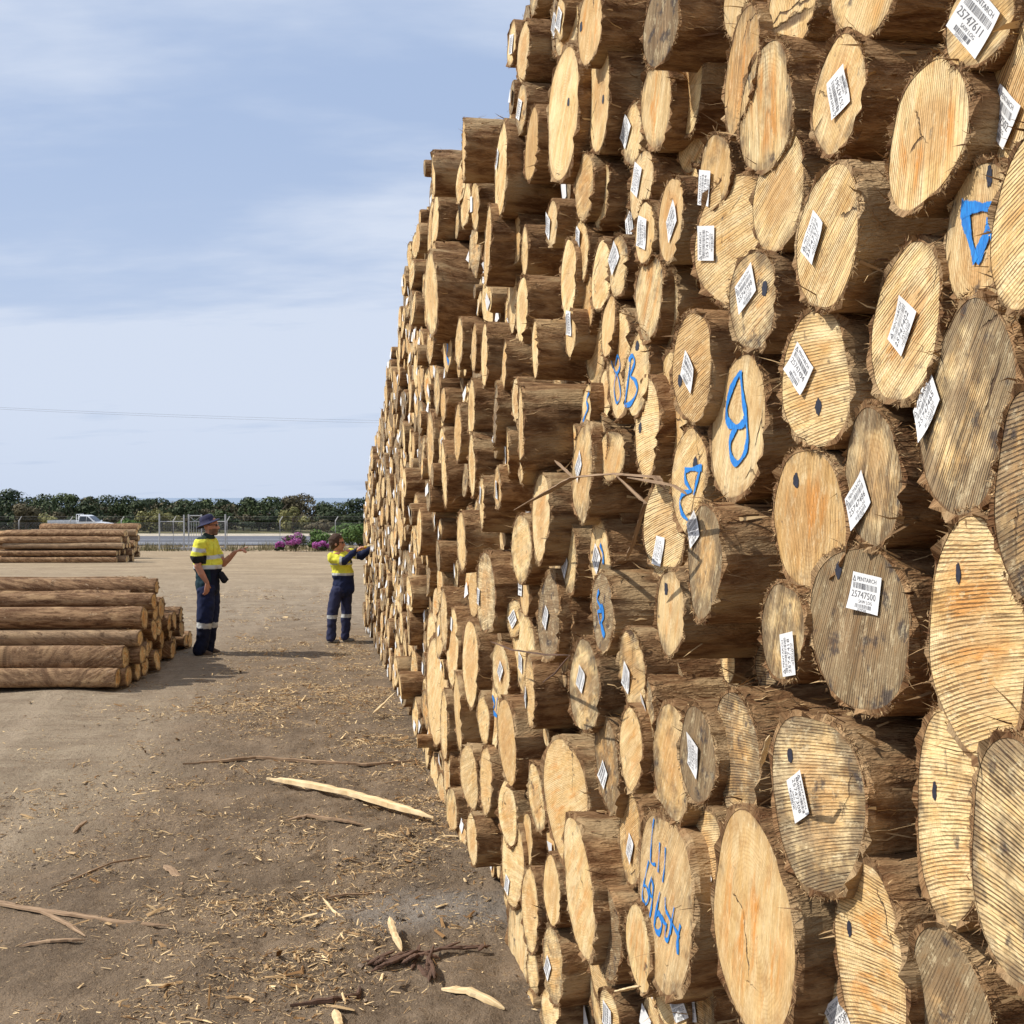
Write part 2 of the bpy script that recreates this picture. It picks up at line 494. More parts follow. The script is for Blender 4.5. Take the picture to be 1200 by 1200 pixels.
# ---- printed tags
DG = None
_txt = {}
def text_geo(s, size):
    if s not in _txt:
        cu = bpy.data.curves.new('t', 'FONT'); cu.body = s; cu.size = 1.0; cu.resolution_u = 2
        ob = bpy.data.objects.new('t', cu); COL.objects.link(ob)
        bpy.context.view_layer.update()
        dg = bpy.context.evaluated_depsgraph_get()
        me = bpy.data.meshes.new_from_object(ob.evaluated_get(dg))
        V = np.array([v.co[:] for v in me.vertices]).reshape(-1, 3); F = [tuple(p.vertices) for p in me.polygons]
        COL.objects.unlink(ob); bpy.data.objects.remove(ob); bpy.data.curves.remove(cu); bpy.data.meshes.remove(me)
        _txt[s] = (V, F)
    V, F = _txt[s]
    return V * size, F

def tag_obj(parent, ya, zb, ang, ty, tz, number, detail, seed, W=.082, H=.065, off=.004):
    """paper label pinned on a sawn end. (ya,zb): viewer-right and up in the face; ang baseline angle"""
    r = random.Random(seed)
    curl = r.uniform(.002, .009); cdir = r.uniform(0, 6.28); amp2 = r.uniform(-.003, .004)
    ca, sa = math.cos(ang), math.sin(ang)
    def lift(u, v):
        s = (u * math.cos(cdir) / (W / 2) + v * math.sin(cdir) / (H / 2)) * .7
        return off + curl * max(0, s) ** 2 + amp2 * math.sin(u * 60) * .5 + .001
    def place(u, v, e=0.0):
        a = ya + u * ca - v * sa; b = zb + u * sa + v * ca
        y = -a
        return (ty * y + tz * b - lift(u, v) - e, y, b)
    g = 6 if detail else 2
    mb = MB()
    skew = r.uniform(-.006, .006)
    V = [place((i / g - .5) * W + skew * (j / g - .5) * 2, (j / g - .5) * H) for j in range(g + 1) for i in range(g + 1)]
    F = [(j * (g + 1) + i, j * (g + 1) + i + 1, (j + 1) * (g + 1) + i + 1, (j + 1) * (g + 1) + i) for j in range(g) for i in range(g)]
    mb.add(V, F)
    o = mb.build('paper_tag', M_TAG, parent, smooth=True)
    if detail:
        pm = MB()
        def strip(u0, v0, u1, v1):
            k = max(1, int((u1 - u0) / .006))
            for q in range(k):
                a0 = u0 + (u1 - u0) * q / k; a1 = u0 + (u1 - u0) * (q + 1) / k
                pm.add([place(a0, v0, .0005), place(a1, v0, .0005), place(a1, v1, .0005), place(a0, v1, .0005)], [(0, 1, 2, 3)])
        def txt(s, size, u, v):
            Vt, Ft = text_geo(s, size)
            if len(Vt): pm.add([place(u + p[0], v + p[1], .0005) for p in Vt], Ft)
        if detail > 1:
            # triangle emblem
            tr = [(-.037, .017), (-.027, .017), (-.032, .028)]; ti = [(-.0347, .0188), (-.0293, .0188), (-.032, .0243)]
            pm.add([place(*p, .0005) for p in tr + ti], [(0, 1, 4, 3), (1, 2, 5, 4), (2, 0, 3, 5)])
            txt('PENTARCH', .0105, -.024, .019)
            txt(number, .0165, -.036, -.010)
            txt('SAW LOG', .008, -.015, -.0185)
            txt(number, .0055, -.015, -.032)
        else:
            strip(-.036, .020, .030, .026); 
            for q in range(8): strip(-.036 + q * .009, -.010, -.030 + q * .009, .000)
        u = -.034
        while u < .032:
            wd = r.choice([.0005, .0008, .0013]); strip(u, .005, u + wd, .0155); u += wd + r.choice([.0009, .0014, .002])
        u = -.022
        while u < .018:
            wd = r.choice([.0006, .0010, .0016]); strip(u, -.0275, u + wd, -.0205); u += wd + r.choice([.001, .0015, .002])
        pm.build('printing', M_INK, o)
    return o

def dot_obj(parent, a, b, ty, tz, seed, rx=.011, rz=.016):
    r = random.Random(seed); n = 22
    V = []
    for k in range(n):
        t = 6.283 * k / n; q = r.uniform(.82, 1.15)
        y = -(a + rx * q * math.cos(t)); z = b + rz * q * math.sin(t)
        V.append((ty * y + tz * z - .0012, y, z))
    return MB().add(V, [tuple(range(n))[::-1]]).build('ink_dot', M_DOT, parent)

def stroke(mb, pts, wd, ty, tz, r, lift=.0022):
    """painted stroke through (a,b) points on a sawn end"""
    P = []
    for i in range(len(pts) - 1):
        p0 = np.array(pts[max(i - 1, 0)]); p1 = np.array(pts[i]); p2 = np.array(pts[i + 1]); p3 = np.array(pts[min(i + 2, len(pts) - 1)])
        for q in range(6):
            s = q / 6
            P.append(.5 * ((2 * p1) + (-p0 + p2) * s + (2 * p0 - 5 * p1 + 4 * p2 - p3) * s * s + (-p0 + 3 * p1 - 3 * p2 + p3) * s ** 3))
    P.append(np.array(pts[-1]))
    L = []; Rr = []
    for i, p in enumerate(P):
        t = P[min(i + 1, len(P) - 1)] - P[max(i - 1, 0)]; t = t / (np.linalg.norm(t) + 1e-9)
        nrm = np.array([-t[1], t[0]])
        ww_ = wd * (.78 + .3 * math.sin(i * .55 + wd * 900)) 
        L.append(p + nrm * ww_ * r.uniform(.62, .8)); Rr.append(p - nrm * ww_ * r.uniform(.62, .8))
    V = []
    e = lift + r.uniform(0, .0012)
    for a in L + P + Rr:
        y = -a[0]; z = a[1]
        V.append((ty * y + tz * z - e, y, z))
    n = len(P)
    mb.add(V, [(i, i + 1, n + i + 1, n + i) for i in range(n - 1)] + [(n + i, n + i + 1, 2 * n + i + 1, 2 * n + i) for i in range(n - 1)],
           luv=np.array([(0, 0, 0)] * n + [(1, 0, 0)] * n + [(0, 0, 0)] * n))

# ---- logs read off the photograph: tile, centre x,y, width, height, options
T_ = {'A': (800, 0, 3), 'B': (800, 400, 3), 'C': (800, 800, 3), 'D': (500, 0, 3.4286), 'E': (500, 300, 3.4286), 'F': (500, 600, 3.4286), 'G': (500, 850, 3.4286), 'P': (0, 0, 1)}
def o(**k): return k
NOTED = [
 # tile A: top right
 ('A',190,0,100,230,o(k=80,w=.0)), ('A',388,15,175,300,o(w=.1,kf=.15)), ('A',640,-40,310,340,o(k=60,w=.2,og=.8)),
 ('A',1045,60,290,320,o(k=25,tag=(1035,70,-55),n='25747611',lab='big pale log at the top right with a diamond-turned tag',p=.06)),
 ('A',205,245,115,410,o(k=88,og=.7,kf=.8)), ('A',290,385,180,440,o(k=88,og=.9,kf=.7,p=.04)),
 ('A',547,335,190,400,o(kf=.25,k=70,tag=(555,325,100),n='25747561',p=.02)),
 ('A',855,475,270,510,o(k=85,kf=.35,og=1.0,w=0,fib=2.2,p=.07,lab='untagged orange-hearted log with a mop of frayed bark on top')),
 ('A',1155,350,215,490,o(k=62,kf=.8,tag=(1135,410,-62),n='25747502',p=.03,lab='log at the right edge with the largest tag, 25747502')),
 ('D',1057,345,105,350,o(k=30,kf=.6,tag=(1032,380,90))),
 ('A',335,680,180,400,o(k=52,kf=.8,p=.03)), ('A',180,850,270,480,o(k=20,kf=.5,tag=(90,855,88),p=.0,w=.1)),
 ('A',112,605,115,250,o(kf=.2,tag=(72,685,85),p=.02)),
 ('A',505,838,210,510,o(k=58,kf=1.0,w=0,tag=(465,835,72),n='25747577',p=.07,lab='broad pale log with steep saw grooves and tilted tag, under frayed bark')),
 ('A',245,1055,165,350,o(k=35,kf=.7,w=.35,og=.5,tag=(228,1015,50),dot=(290,1015),p=.06,lab='amber log with white tag left of a black ink dot')),
 ('A',780,1140,240,560,o(k=48,kf=.95,og=.5,w=.15,tag=(780,1145,70),n='25747402',p=.04)),
 ('A',1037,835,240,505,o(k=85,kf=.25,og=.2,dot=(1083,620),p=.05,lab='log with a thick blue spray-painted triangle mark',
   paint=[(17,[(985,735),(1060,728),(1150,722)]),(16,[(995,740),(1010,820),(1035,920)]),(16,[(1035,920),(1065,840),(1085,770)]),(19,[(1085,790),(1110,850),(1125,900)]),(9,[(1050,900),(1070,850),(1088,790)])])),
 ('A',1200,790,150,620,o(k=40,kf=.9,p=.1)),
 ('A',30,820,90,460,o(kf=.1,w=.0,p=-.05)),
 # tile B
 ('B',193,305,190,500,o(k=85,kf=.15,og=.15,w=.0,p=.03,lab='clean log with a blue sprayed letter B',
   paint=[(9,[(205,105),(175,165),(158,235),(165,285),(195,300),(218,285),(220,262)]),(8,[(205,105),(213,180),(225,260),(232,340),(222,395),(195,430),(175,400),(172,345),(195,300)])])),
 ('B',465,135,250,470,o(k=5,kf=.7,w=.15,tag=(418,95,-60),n='25747494',dot=(478,230),p=.05,lab='round log with a tag above a black dot and near-level saw lines')),
 ('B',440,625,240,510,o(k=85,kf=.45,og=.8,w=.1,dot=(400,490),p=.04,lab='tall oval log with ink dot, orange flecks and curved crack')),
 ('B',665,480,200,475,o(k=82,kf=.8,w=.55,tag=(625,560,62),n='25747486',p=.03,lab='weathered log with tag 25747486 hanging at its left')),
 ('B',990,240,340,740,o(k=72,kf=1.0,w=.62,tag=(860,225,68),n='25747465',p=.06,lab='very large weathered brown log with deep steep grooves and tag 25747465')),
 ('B',615,1005,340,600,o(k=80,kf=.5,w=1.0,og=0,tag=(650,885,-8),n='25747500',dot=(548,805),p=.03,lab='large dark grey-brown log bearing tag 25747500')),
 ('B',350,1020,150,350,o(k=82,kf=.6,w=.6,tag=(380,1100,95),n='25747418',p=.06)),
 ('B',1025,1040,370,800,o(k=22,kf=.9,w=.0,og=.75,dot=(970,815),p=.07,lab='huge bright log with ink dot, orange streak and fine grooves')),
 ('B',1222,560,230,700,o(k=30,kf=1.0,w=.55,p=.12,lab='grooved brown log cut off by the right edge at mid height')),
 ('E',1053,900,150,400,o(k=60,kf=.35,w=.15,p=.04,dot=(1080,830),lab='log with a blue zigzag painted mark beside its torn edge',
   paint=[(8,[(1040,862),(1075,855),(1110,850)]),(6,[(1042,865),(1045,905),(1070,945)]),(6,[(1105,855),(1090,910),(1078,960)]),(6,[(1070,945),(1035,955),(1022,990),(1032,1035),(1055,1060)])])),
 ('B',75,770,115,420,o(k=80,kf=.6,w=.6,tag=(40,650,60),p=.1)),
 ('E',955,1075,160,440,o(k=30,kf=.9,w=.05,tag=(937,1185,85),p=.0)),
 # tile C
 ('C',50,255,125,350,o(kf=.4,w=1.0,og=0,tag=(42,255,84),n='25747355',p=.08,lab='small very dark log with an upright white tag')),
 ('C',188,258,160,445,o(k=25,kf=.7,w=.6,tag=(140,280,82),n='25747391',p=.05)),
 ('C',465,415,310,640,o(k=30,kf=.7,w=.5,tag=(415,400,-75),n='25747308',dot=(380,255),p=.06,lab='large log, weathered left side, carrying tag 25747308 and a dark smudge')),
 ('C',940,455,260,720,o(k=35,kf=.7,w=.25,og=.5,dot=(887,380),p=.02)),
 ('C',1185,640,390,830,o(k=-10,kf=1.0,w=.5,og=.1,p=.11,lab='biggest log at the lower right edge, black-stained with level grooves')),
 ('C',240,850,285,760,o(kf=.05,w=.08,og=1.0,k=85,p=.06,lab='smooth cream and orange log with a diagonal crack')),
 ('C',655,985,265,650,o(k=30,kf=.9,w=.1,og=.8,dot=(587,865),p=.04,lab='pointed log with one black dot and an orange streak')),
 ('C',940,1110,300,430,o(k=70,kf=.2,w=.75,og=.1,p=.02,lab='blackened stubby log at the bottom between two larger ones')),
 ('C',90,640,120,400,o(k=55,kf=.5,w=.2,tag=(88,695,80),p=-.02)),
 ('C',68,1120,90,360,o(kf=.5,w=.5,tag=(35,1150,60),p=-.05)), ('C',560,1190,150,260,o(kf=.6,tag=(560,1175,60),p=-.02)),
 ('C',185,20,120,150,o(w=.6,tag=(185,5,70),p=-.25)),
 ('G',955,705,215,720,o(k=80,kf=.5,w=.2,og=.3,p=.03,lab='long oval log with blue handwritten numbers',
   paint=[(4,[(912,375),(905,440),(900,530),(905,555),(920,558)]),(4,[(938,470),(935,540),(932,590)]),(4,[(960,490),(958,560),(950,630)]),
          (4,[(892,545),(880,600),(872,640)]),(5,[(872,640),(868,690),(882,720),(895,690),(885,650),(872,640)]),(5,[(905,610),(895,650),(905,690),(912,650),(905,620)]),(5,[(912,650),(905,730),(895,780)]),
          (5,[(940,670),(930,720),(920,770)]),(7,[(920,770),(918,810),(935,835),(948,800),(935,755),(922,770)]),(6,[(945,760),(958,790),(970,800)]),(5,[(962,690),(965,740),(985,790),(975,860),(962,850),(968,800)]),
          (5,[(1000,730),(990,790),(985,840)]),(5,[(985,780),(1005,820),(1022,850)]),(8,[(1025,800),(1015,860),(1015,920)])])),
 # tile D: upper middle
 ('D',342,178,35,170,o(tag=(344,178,88),p=.06)), ('D',388,210,50,235,o(w=.2,p=.05)), ('D',565,130,90,210,o(og=.7,kf=.1,p=.0)),
 ('D',655,110,95,300,o(og=.8,kf=.1,w=0,p=.08,dot=(620,108),lab='pale slim log near the stack top with orange streak and dot')),
 ('D',547,460,132,490,o(kf=.1,w=.05,og=.2,p=.08,dot=(570,410),lab='smooth pointed log high in the stack')), ('D',692,390,90,410,o(kf=.2,w=.1,dot=(710,400),p=.05)),
 ('D',922,410,125,360,o(k=80,kf=.4,og=.9,w=.2,p=.04)), ('D',940,90,145,330,o(w=1.1,kf=.6,k=85,p=.1,lab='dark grey pointed log at the top edge of the photo')),
 ('D',1065,590,150,200,o(k=50,kf=.9,og=.6,w=.15,p=-.04)), ('D',537,70,38,170,o(tag=(537,80,75),p=.02)),
 ('D',380,440,48,190,o(w=.5,tag=(375,440,80),p=.06)), ('D',443,400,50,110,o(p=-.03)), ('D',422,585,52,285,o(w=.1,p=.05)),
 ('D',405,770,52,290,o(og=.4,p=-.02)), ('D',298,690,48,380,o(w=.05,tag=(288,640,85),p=.1)), ('D',632,750,70,280,o(k=20,kf=.6,p=.05)),
 ('D',702,790,65,240,o(tag=(685,820,75),p=.02)), ('D',830,540,80,260,o(k=70,kf=.5,tag=(803,530,70),p=.0)),
 ('D',862,745,92,275,o(tag=(848,722,80),p=.04)), ('D',877,935,78,235,o(w=.0,tag=(872,935,86),p=.05)),
 ('D',980,880,95,340,o(tag=(990,890,65),w=.1,p=.04)), ('D',505,900,45,180,o(tag=(480,915,80),p=.03)), ('D',620,1005,62,245,o(tag=(611,965,80),p=.04)),
 ('D',350,945,52,230,o(og=.5,p=.05)), ('D',394,1010,25,190,o(p=.05)), ('D',245,988,30,295,o(p=.13)), ('D',157,825,38,185,o(p=.04)),
 ('D',195,825,35,180,o(tag=(180,820,88),p=.06)), ('D',150,600,18,220,o(p=.16,w=.1)), ('D',28,700,12,165,o(p=.12)), ('D',34,900,26,235,o(p=.06)), ('D',22,1110,35,260,o(w=.1,p=.1)),
 ('D',770,830,75,230,o(w=.8,kf=1,k=80,p=-.04)),
 # tile E
 ('E',570,90,60,330,o(w=.05,p=.05)), ('E',578,310,45,185,o(tag=(575,270,88),p=.07)), ('E',642,210,55,245,o(og=1,k=80,kf=.4,p=.03)),
 ('E',702,80,75,290,o(w=.0,p=.04)), ('E',770,40,75,240,o(tag=(757,10,65),k=35,kf=.4,p=.05)), ('E',730,285,55,255,o(w=0,p=.05)),
 ('E',678,390,75,270,o(k=40,kf=.5,p=.01)), ('E',893,160,105,340,o(k=80,kf=.6,og=.9,p=.04)), ('E',965,190,85,320,o(k=60,kf=.8,og=.9,p=.0)),
 ('E',775,440,95,410,o(w=.15,kf=.2,p=.04,lab='log painted with a narrow blue figure eight', paint=[(4,[(765,350),(745,390),(745,430),(765,470),(780,440),(770,400),(760,440)]),(4,[(765,470),(755,530),(765,590),(782,560),(775,500),(765,470)])])),
 ('E',845,475,100,320,o(w=.25,kf=.2,p=.05,dot=(848,362),lab='log painted with a blue figure three, joined to its neighbour', paint=[(6,[(815,420),(830,400),(838,430),(822,480),(840,500),(848,540),(825,590),(798,600)]),(5,[(822,420),(812,500),(798,600)])])),
 ('E',1065,445,160,425,o(k=35,kf=.95,w=.0,tag=(1057,465,-65),dot=(1020,500),p=.07,lab='bright log with radiating grooves, diamond tag beside a black dot')),
 ('E',885,690,105,380,o(k=10,kf=.5,w=.0,dot=(857,690),p=.05)), ('E',718,560,55,220,o(p=.02,w=.1)),
 ('E',645,600,38,175,o(p=.05,paint=[(6,[(655,545),(645,580),(650,610),(640,640),(632,670)])],lab='narrow log with a vertical smear of blue paint')),
 ('E',985,610,120,475,o(k=70,kf=.3,og=.4,w=.15,dot=(980,745),p=.01)), ('E',625,870,80,400,o(w=.35,k=80,kf=.4,tag=(615,845,80),p=.06)),
 ('E',745,800,95,210,o(og=.4,p=.03)), ('E',705,750,36,225,o(w=.5,tag=(702,785,80),p=.03)), ('E',592,760,28,165,o(og=1,p=.0)),
 ('E',458,1045,75,325,o(og=.4,w=.0,p=.1,kf=.1)), ('E',436,375,28,215,o(p=.14,w=.1)), ('E',383,215,48,265,o(w=0,p=.1)),
 ('E',345,170,36,280,o(p=.03)), ('E',232,400,25,260,o(p=.07)), ('E',190,370,22,180,o(p=.03)), ('E',130,350,32,190,o(p=.04)),
 ('E',84,370,34,185,o(p=.02,paint=[(6,[(75,320),(85,360),(82,400),(90,430)])],lab='small far log with a blue streak')),
 ('E',358,580,28,175,o(w=.1,p=.07)), ('E',380,720,22,400,o(p=.13)), ('E',312,440,22,190,o(p=.06)), ('E',285,935,26,175,o(tag=(285,940,88),p=.08)),
 ('E',222,990,22,220,o(tag=(218,960,88),p=.1)), ('E',28,170,40,310,o(w=.1,p=.12)), ('E',180,620,30,240,o(p=.05)), ('E',182,840,28,240,o(p=.06)),
 ('E',125,710,28,235,o(p=.04)), ('E',322,790,20,215,o(tag=(320,800,88),p=.05)), ('E',15,760,22,275,o(p=.05)), ('E',70,880,20,255,o(p=.06)),
 ('E',277,640,14,260,o(w=1,p=.08)), ('E',740,1050,95,260,o(k=80,kf=.4,og=.4,w=.3,p=-.02)),
 # tile F
 ('F',380,145,85,260,o(og=.4,kf=.1,p=.06)), ('F',520,90,70,320,o(w=.45,tag=(512,125,85),p=.0)), ('F',572,180,60,280,o(w=.4,tag=(560,215,80),p=.03)),
 ('F',697,190,85,295,o(w=.2,tag=(687,190,75),p=.03,paint=[(6,[(700,130),(712,170),(712,210)]),(5,[(680,150),(672,200),(690,240)])],lab='log whose tag half covers a blue painted ring')),
 ('F',706,400,85,315,o(w=.9,og=0,p=.06,lab='dark oval log with a jagged blue lightning-like mark',paint=[(6,[(695,315),(688,350),(705,390),(690,400)]),(8,[(705,370),(712,420),(705,450),(718,500)]),(4,[(690,400),(700,450)])])),
 ('F',237,325,70,340,o(k=15,kf=1,w=.35,tag=(212,340,88),p=.09)), ('F',393,320,40,190,o(tag=(358,285,5),p=.03)), ('F',350,425,60,150,o(w=.3,tag=(350,430,60),p=.02)),
 ('F',490,425,80,355,o(w=.85,tag=(483,425,82),p=.06)), ('F',555,450,60,370,o(w=.35,tag=(542,485,60),p=.01)),
 ('F',978,405,115,345,o(og=.6,w=.25,kf=.15,dot=(963,310),p=.09,lab='small orange-centred log with grey rim and black dot near its top')),
 ('F',392,560,92,350,o(w=.3,tag=(380,605,85),p=.0)), ('F',415,720,40,300,o(w=.3,tag=(400,745,82),p=.05)), ('F',298,640,72,230,o(w=.2,tag=(300,640,75),p=.05)),
 ('F',633,700,118,372,o(w=.5,k=60,kf=.4,tag=(625,670,80),p=.06)), ('F',827,640,105,330,o(k=50,kf=.7,w=.4,tag=(808,665,80),p=.03)),
 ('F',980,680,110,200,o(w=.7,tag=(938,560,70),p=-.06)), ('F',882,825,65,320,o(w=.5,k=70,kf=.6,tag=(878,805,-78),p=.02)), ('F',820,950,95,315,o(og=.5,w=.05,p=.06)),
 ('F',322,920,75,350,o(w=.05,og=.2,p=.07,kf=.1)), ('F',175,605,60,350,o(og=.3,w=.0,kf=.1,p=.08)), ('F',103,540,45,310,o(tag=(103,450,88),p=.05)),
 ('F',70,430,30,240,o(p=.07)), ('F',228,830,50,195,o(p=.05)), ('F',272,830,42,260,o(p=.02,paint=[(5,[(265,740),(275,770),(268,800),(285,820)]),(4,[(285,745),(280,800)])],lab='log with blue scribble low in the stack middle')),
 ('F',445,950,75,170,o(w=.5,p=-.05)), ('F',648,940,70,140,o(w=.5,p=-.08)), ('F',725,1010,92,370,o(w=.6,k=75,kf=.4,tag=(715,1055,78),p=.03)),
 ('F',985,1000,165,445,o(w=.4,og=.3,k=80,kf=.2,p=.02)), ('F',140,120,35,250,o(og=.3,p=.1)), ('F',305,115,25,90,o(p=.0)), ('F',125,800,30,320,o(p=.05)),
 ('F',40,720,80,420,o(og=.3,w=.0,kf=.1,p=.03)), ('F',70,860,32,260,o(p=.06)), ('F',20,520,35,240,o(p=.03)),
 # tile G
 ('G',170,205,65,260,o(k=60,kf=.5,w=.1,p=.05)), ('G',238,220,45,270,o(p=.06)), ('G',440,290,65,260,o(og=.4,p=.02)),
 ('G',555,295,172,490,o(og=.7,w=.05,kf=.15,p=.04,lab='bright smooth log with orange centre, shaded at its top')),
 ('G',325,350,72,250,o(w=0,p=.04)), ('G',345,550,92,340,o(k=20,kf=.3,w=.0,tag=(327,640,85),p=.03)), ('G',610,650,130,525,o(og=.6,kf=.1,w=.1,p=.08,lab='long leaf-shaped orange log, low and left of the blue numbers')),
 ('G',503,665,70,262,o(kf=.1,w=.1,p=.04)), ('G',415,740,65,320,o(kf=.1,og=.3,p=.06)), ('G',368,880,80,400,o(og=.4,kf=.2,p=.02)), ('G',427,990,50,170,o(p=.03)),
 ('G',507,960,80,285,o(w=.4,tag=(490,975,80),p=.04)), ('G',725,830,112,375,o(w=.9,og=.5,p=.05,lab='slanting dark grey log with an orange slash')),
 ('G',818,450,85,390,o(w=.35,k=70,kf=.4,tag=(822,495,84),p=.0)), ('G',850,890,98,322,o(og=.8,k=85,kf=.4,p=.05)), ('G',700,960,110,330,o(k=10,kf=.5,w=.0,p=.01)),
 ('G',182,455,40,215,o(w=.1,p=.12)), ('G',145,440,30,115,o(tag=(143,390,80),p=.03)), ('G',100,360,45,225,o(p=.05)), ('G',82,200,30,290,o(p=.04)), ('G',60,300,30,210,o(p=.03)), ('G',30,250,30,265,o(p=.03)),
 ('G',985,1130,125,230,o(w=.2,tag=(1060,1140,50),p=-.02)), ('G',415,1150,36,170,o(tag=(415,1140,86),p=.04)), ('G',495,1150,70,180,o(p=.03)), ('G',735,1160,75,190,o(tag=(730,1170,85),k=40,kf=.5,p=.03)),
 ('G',400,460,50,210,o(og=.2,p=.0)),
 # far top silhouette
 ('P',505,268,8,60,o(p=.05)), ('P',487,287,8,28,o(p=.05)), ('P',480,300,6,30,o(p=.04)), ('P',505,345,14,100,o(p=.14)), ('P',540,213,12,50,o(p=.05)),
]
# ================================================================= TALL STACK
SHORT = {
 'big pale log at the top right with a diamond-turned tag': 'the top right diamond-tag log',
 'untagged orange-hearted log with a mop of frayed bark on top': 'the mop-topped orange-hearted log',
 'log at the right edge with the largest tag, 25747502': 'the log tagged 25747502',
 'broad pale log with steep saw grooves and tilted tag, under frayed bark': 'the steeply grooved pale tagged log',
 'amber log with white tag left of a black ink dot': 'the amber tag-and-dot log',
 'log with a thick blue spray-painted triangle mark': 'the blue triangle log',
 'clean log with a blue sprayed letter B': 'the blue letter B log',
 'tall oval log with ink dot, orange flecks and curved crack': 'the orange-flecked oval log',
 'weathered log with tag 25747486 hanging at its left': 'the log tagged 25747486',
 'very large weathered brown log with deep steep grooves and tag 25747465': 'the log tagged 25747465',
 'large dark grey-brown log bearing tag 25747500': 'the log tagged 25747500',
 'huge bright log with ink dot, orange streak and fine grooves': 'the huge bright dotted log',
 'log with a blue zigzag painted mark beside its torn edge': 'the blue zigzag log',
 'small very dark log with an upright white tag': 'the very dark tagged log',
 'large log, weathered left side, carrying tag 25747308 and a dark smudge': 'the log tagged 25747308',
 'biggest log at the lower right edge, black-stained with level grooves': 'the biggest black-stained log',
 'smooth cream and orange log with a diagonal crack': 'the smooth cracked orange log',
 'pointed log with one black dot and an orange streak': 'the pointed dotted orange-streaked log',
 'long oval log with blue handwritten numbers': 'the blue numbered log',
 'pale slim log near the stack top with orange streak and dot': 'the dotted slim top log',
 'smooth pointed log high in the stack': 'the smooth pointed high log',
 'dark grey pointed log at the top edge of the photo': 'the dark grey top-edge log',
 'log painted with a narrow blue figure eight': 'the blue figure-eight log',
 'bright log with radiating grooves, diamond tag beside a black dot': 'the bright diamond-tag log',
 'dark oval log with a jagged blue lightning-like mark': 'the blue lightning log',
 'small orange-centred log with grey rim and black dot near its top': 'the grey-rimmed dotted log',
 'log with blue scribble low in the stack middle': 'the blue scribble log',
 'long leaf-shaped orange log, low and left of the blue numbers': 'the leaf-shaped orange log',
 'slanting dark grey log with an orange slash': 'the orange-slashed grey log',
 'bright smooth log with orange centre, shaded at its top': 'the bright half-shaded log',
 'small far log with a blue streak': 'the small blue-streaked far log',
}
def wallpoint(px, py, p):
    d = ray(px, py)
    t = (DW - p) / d.x
    return CP + d * t

class Lg: pass
logs = []
for q in NOTED:
    tl, x, y, wpx, hpx, op = q
    ox, oy, sc = T_[tl]
    L = Lg(); L.op = op; L.noted = True
    L.tl = (ox, oy, sc)
    cx, cy = ox + x / sc, oy + y / sc
    wpx /= sc; hpx /= sc
    L.p = op.get('p', RS.uniform(-.03, .04))
    if 560 < cx < 700: L.p *= 1.2
    C = wallpoint(cx, cy, L.p)
    zc = project(C)[2]
    L.R = hpx * zc / FPX / 2 * 1.065
    th = math.atan((cx - 600) / FPX)
    al = th + PSI
    ap = math.asin(min(.95, wpx / hpx * math.cos(th)))
    phi = max(-.22, min(.24, ap - al))
    if al < .13: phi = max(phi, -al * .35)
    L.ty = -math.tan(phi)
    L.tz = RS.uniform(-.05, .05)
    L.w, L.z = C.y, C.z
    L.hpx = hpx; L.wpx = wpx
    L.cx, L.cy = cx, cy
    logs.append(L)

SILW = [(-3, 5.0), (0, 5.0), (4.8, 5.0), (5.2, 4.5), (5.6, 4.2), (6.6, 4.05), (7.3, 4.25), (7.6, 4.4), (9.2, 4.72), (9.6, 4.3), (11.2, 4.3), (12.1, 4.05), (13.5, 3.72), (14.7, 3.3), (16.2, 3.0), (18.1, 2.62), (18.9, 2.3), (19.4, 1.6)]
def topw(w_): return np.interp(w_, [a for a, b in SILW], [b for a, b in SILW])

W = [L.w for L in logs]; Z = [L.z for L in logs]; RR = [L.R for L in logs]
Wn = np.zeros(4000); Zn = np.zeros(4000); Rn = np.zeros(4000); cnt = len(W)
Wn[:cnt] = W; Zn[:cnt] = Z; Rn[:cnt] = RR
rf = np.random.RandomState(5)
for R0, R1, tries in [(.155, .18, 1500), (.13, .15, 5000), (.11, .13, 9000), (.092, .11, 16000), (.075, .09, 20000), (.06, .072, 22000), (.045, .055, 22000)]:
    for _ in range(tries):
        ww = rf.uniform(-.6, 19.3); R = rf.uniform(R0, R1)
        # drop: look for low resting places first
        zz = rf.uniform(R * .9, 5.0)
        if zz + R > topw(ww) + .02: continue
        d2 = (Wn[:cnt] - ww) ** 2 + (Zn[:cnt] - zz) ** 2
        if np.any(d2 < ((Rn[:cnt] + R) * .935) ** 2): continue
        L = Lg(); L.noted = False; L.op = {}
        L.w, L.z, L.R = ww, zz, R
        L.p = rf.normal(-.02 if ww > 10 else 0, .02 if ww > 10 else .05) - (.05 if R < .06 else 0)
        if 7 < ww < 11.5 and rf.rand() < .12: L.p += rf.uniform(.05, .15)
        if ww < 8: L.p = -abs(L.p) * 1.2 - .03
        if ww < 3.2: L.p -= .06
        L.p = max(-.3, min(.2, L.p))
        L.ty = rf.normal(-.03 if ww > 6 else 0, .035); L.tz = rf.normal(0, .05)
        C = (DW - L.p, ww, zz)
        if ww > .5:
            L.cx, L.cy, zc = project(C)
            L.hpx = 2 * R * FPX / zc; L.wpx = L.hpx * .8 * math.sin(math.atan2(DW - L.p, ww))
        else: L.cx, L.cy, L.hpx, L.wpx = 3000, 0, 0, 0
        Wn[cnt], Zn[cnt], Rn[cnt] = ww, zz, R; cnt += 1
        logs.append(L)
print('logs', len(logs), 'noted', len(NOTED))

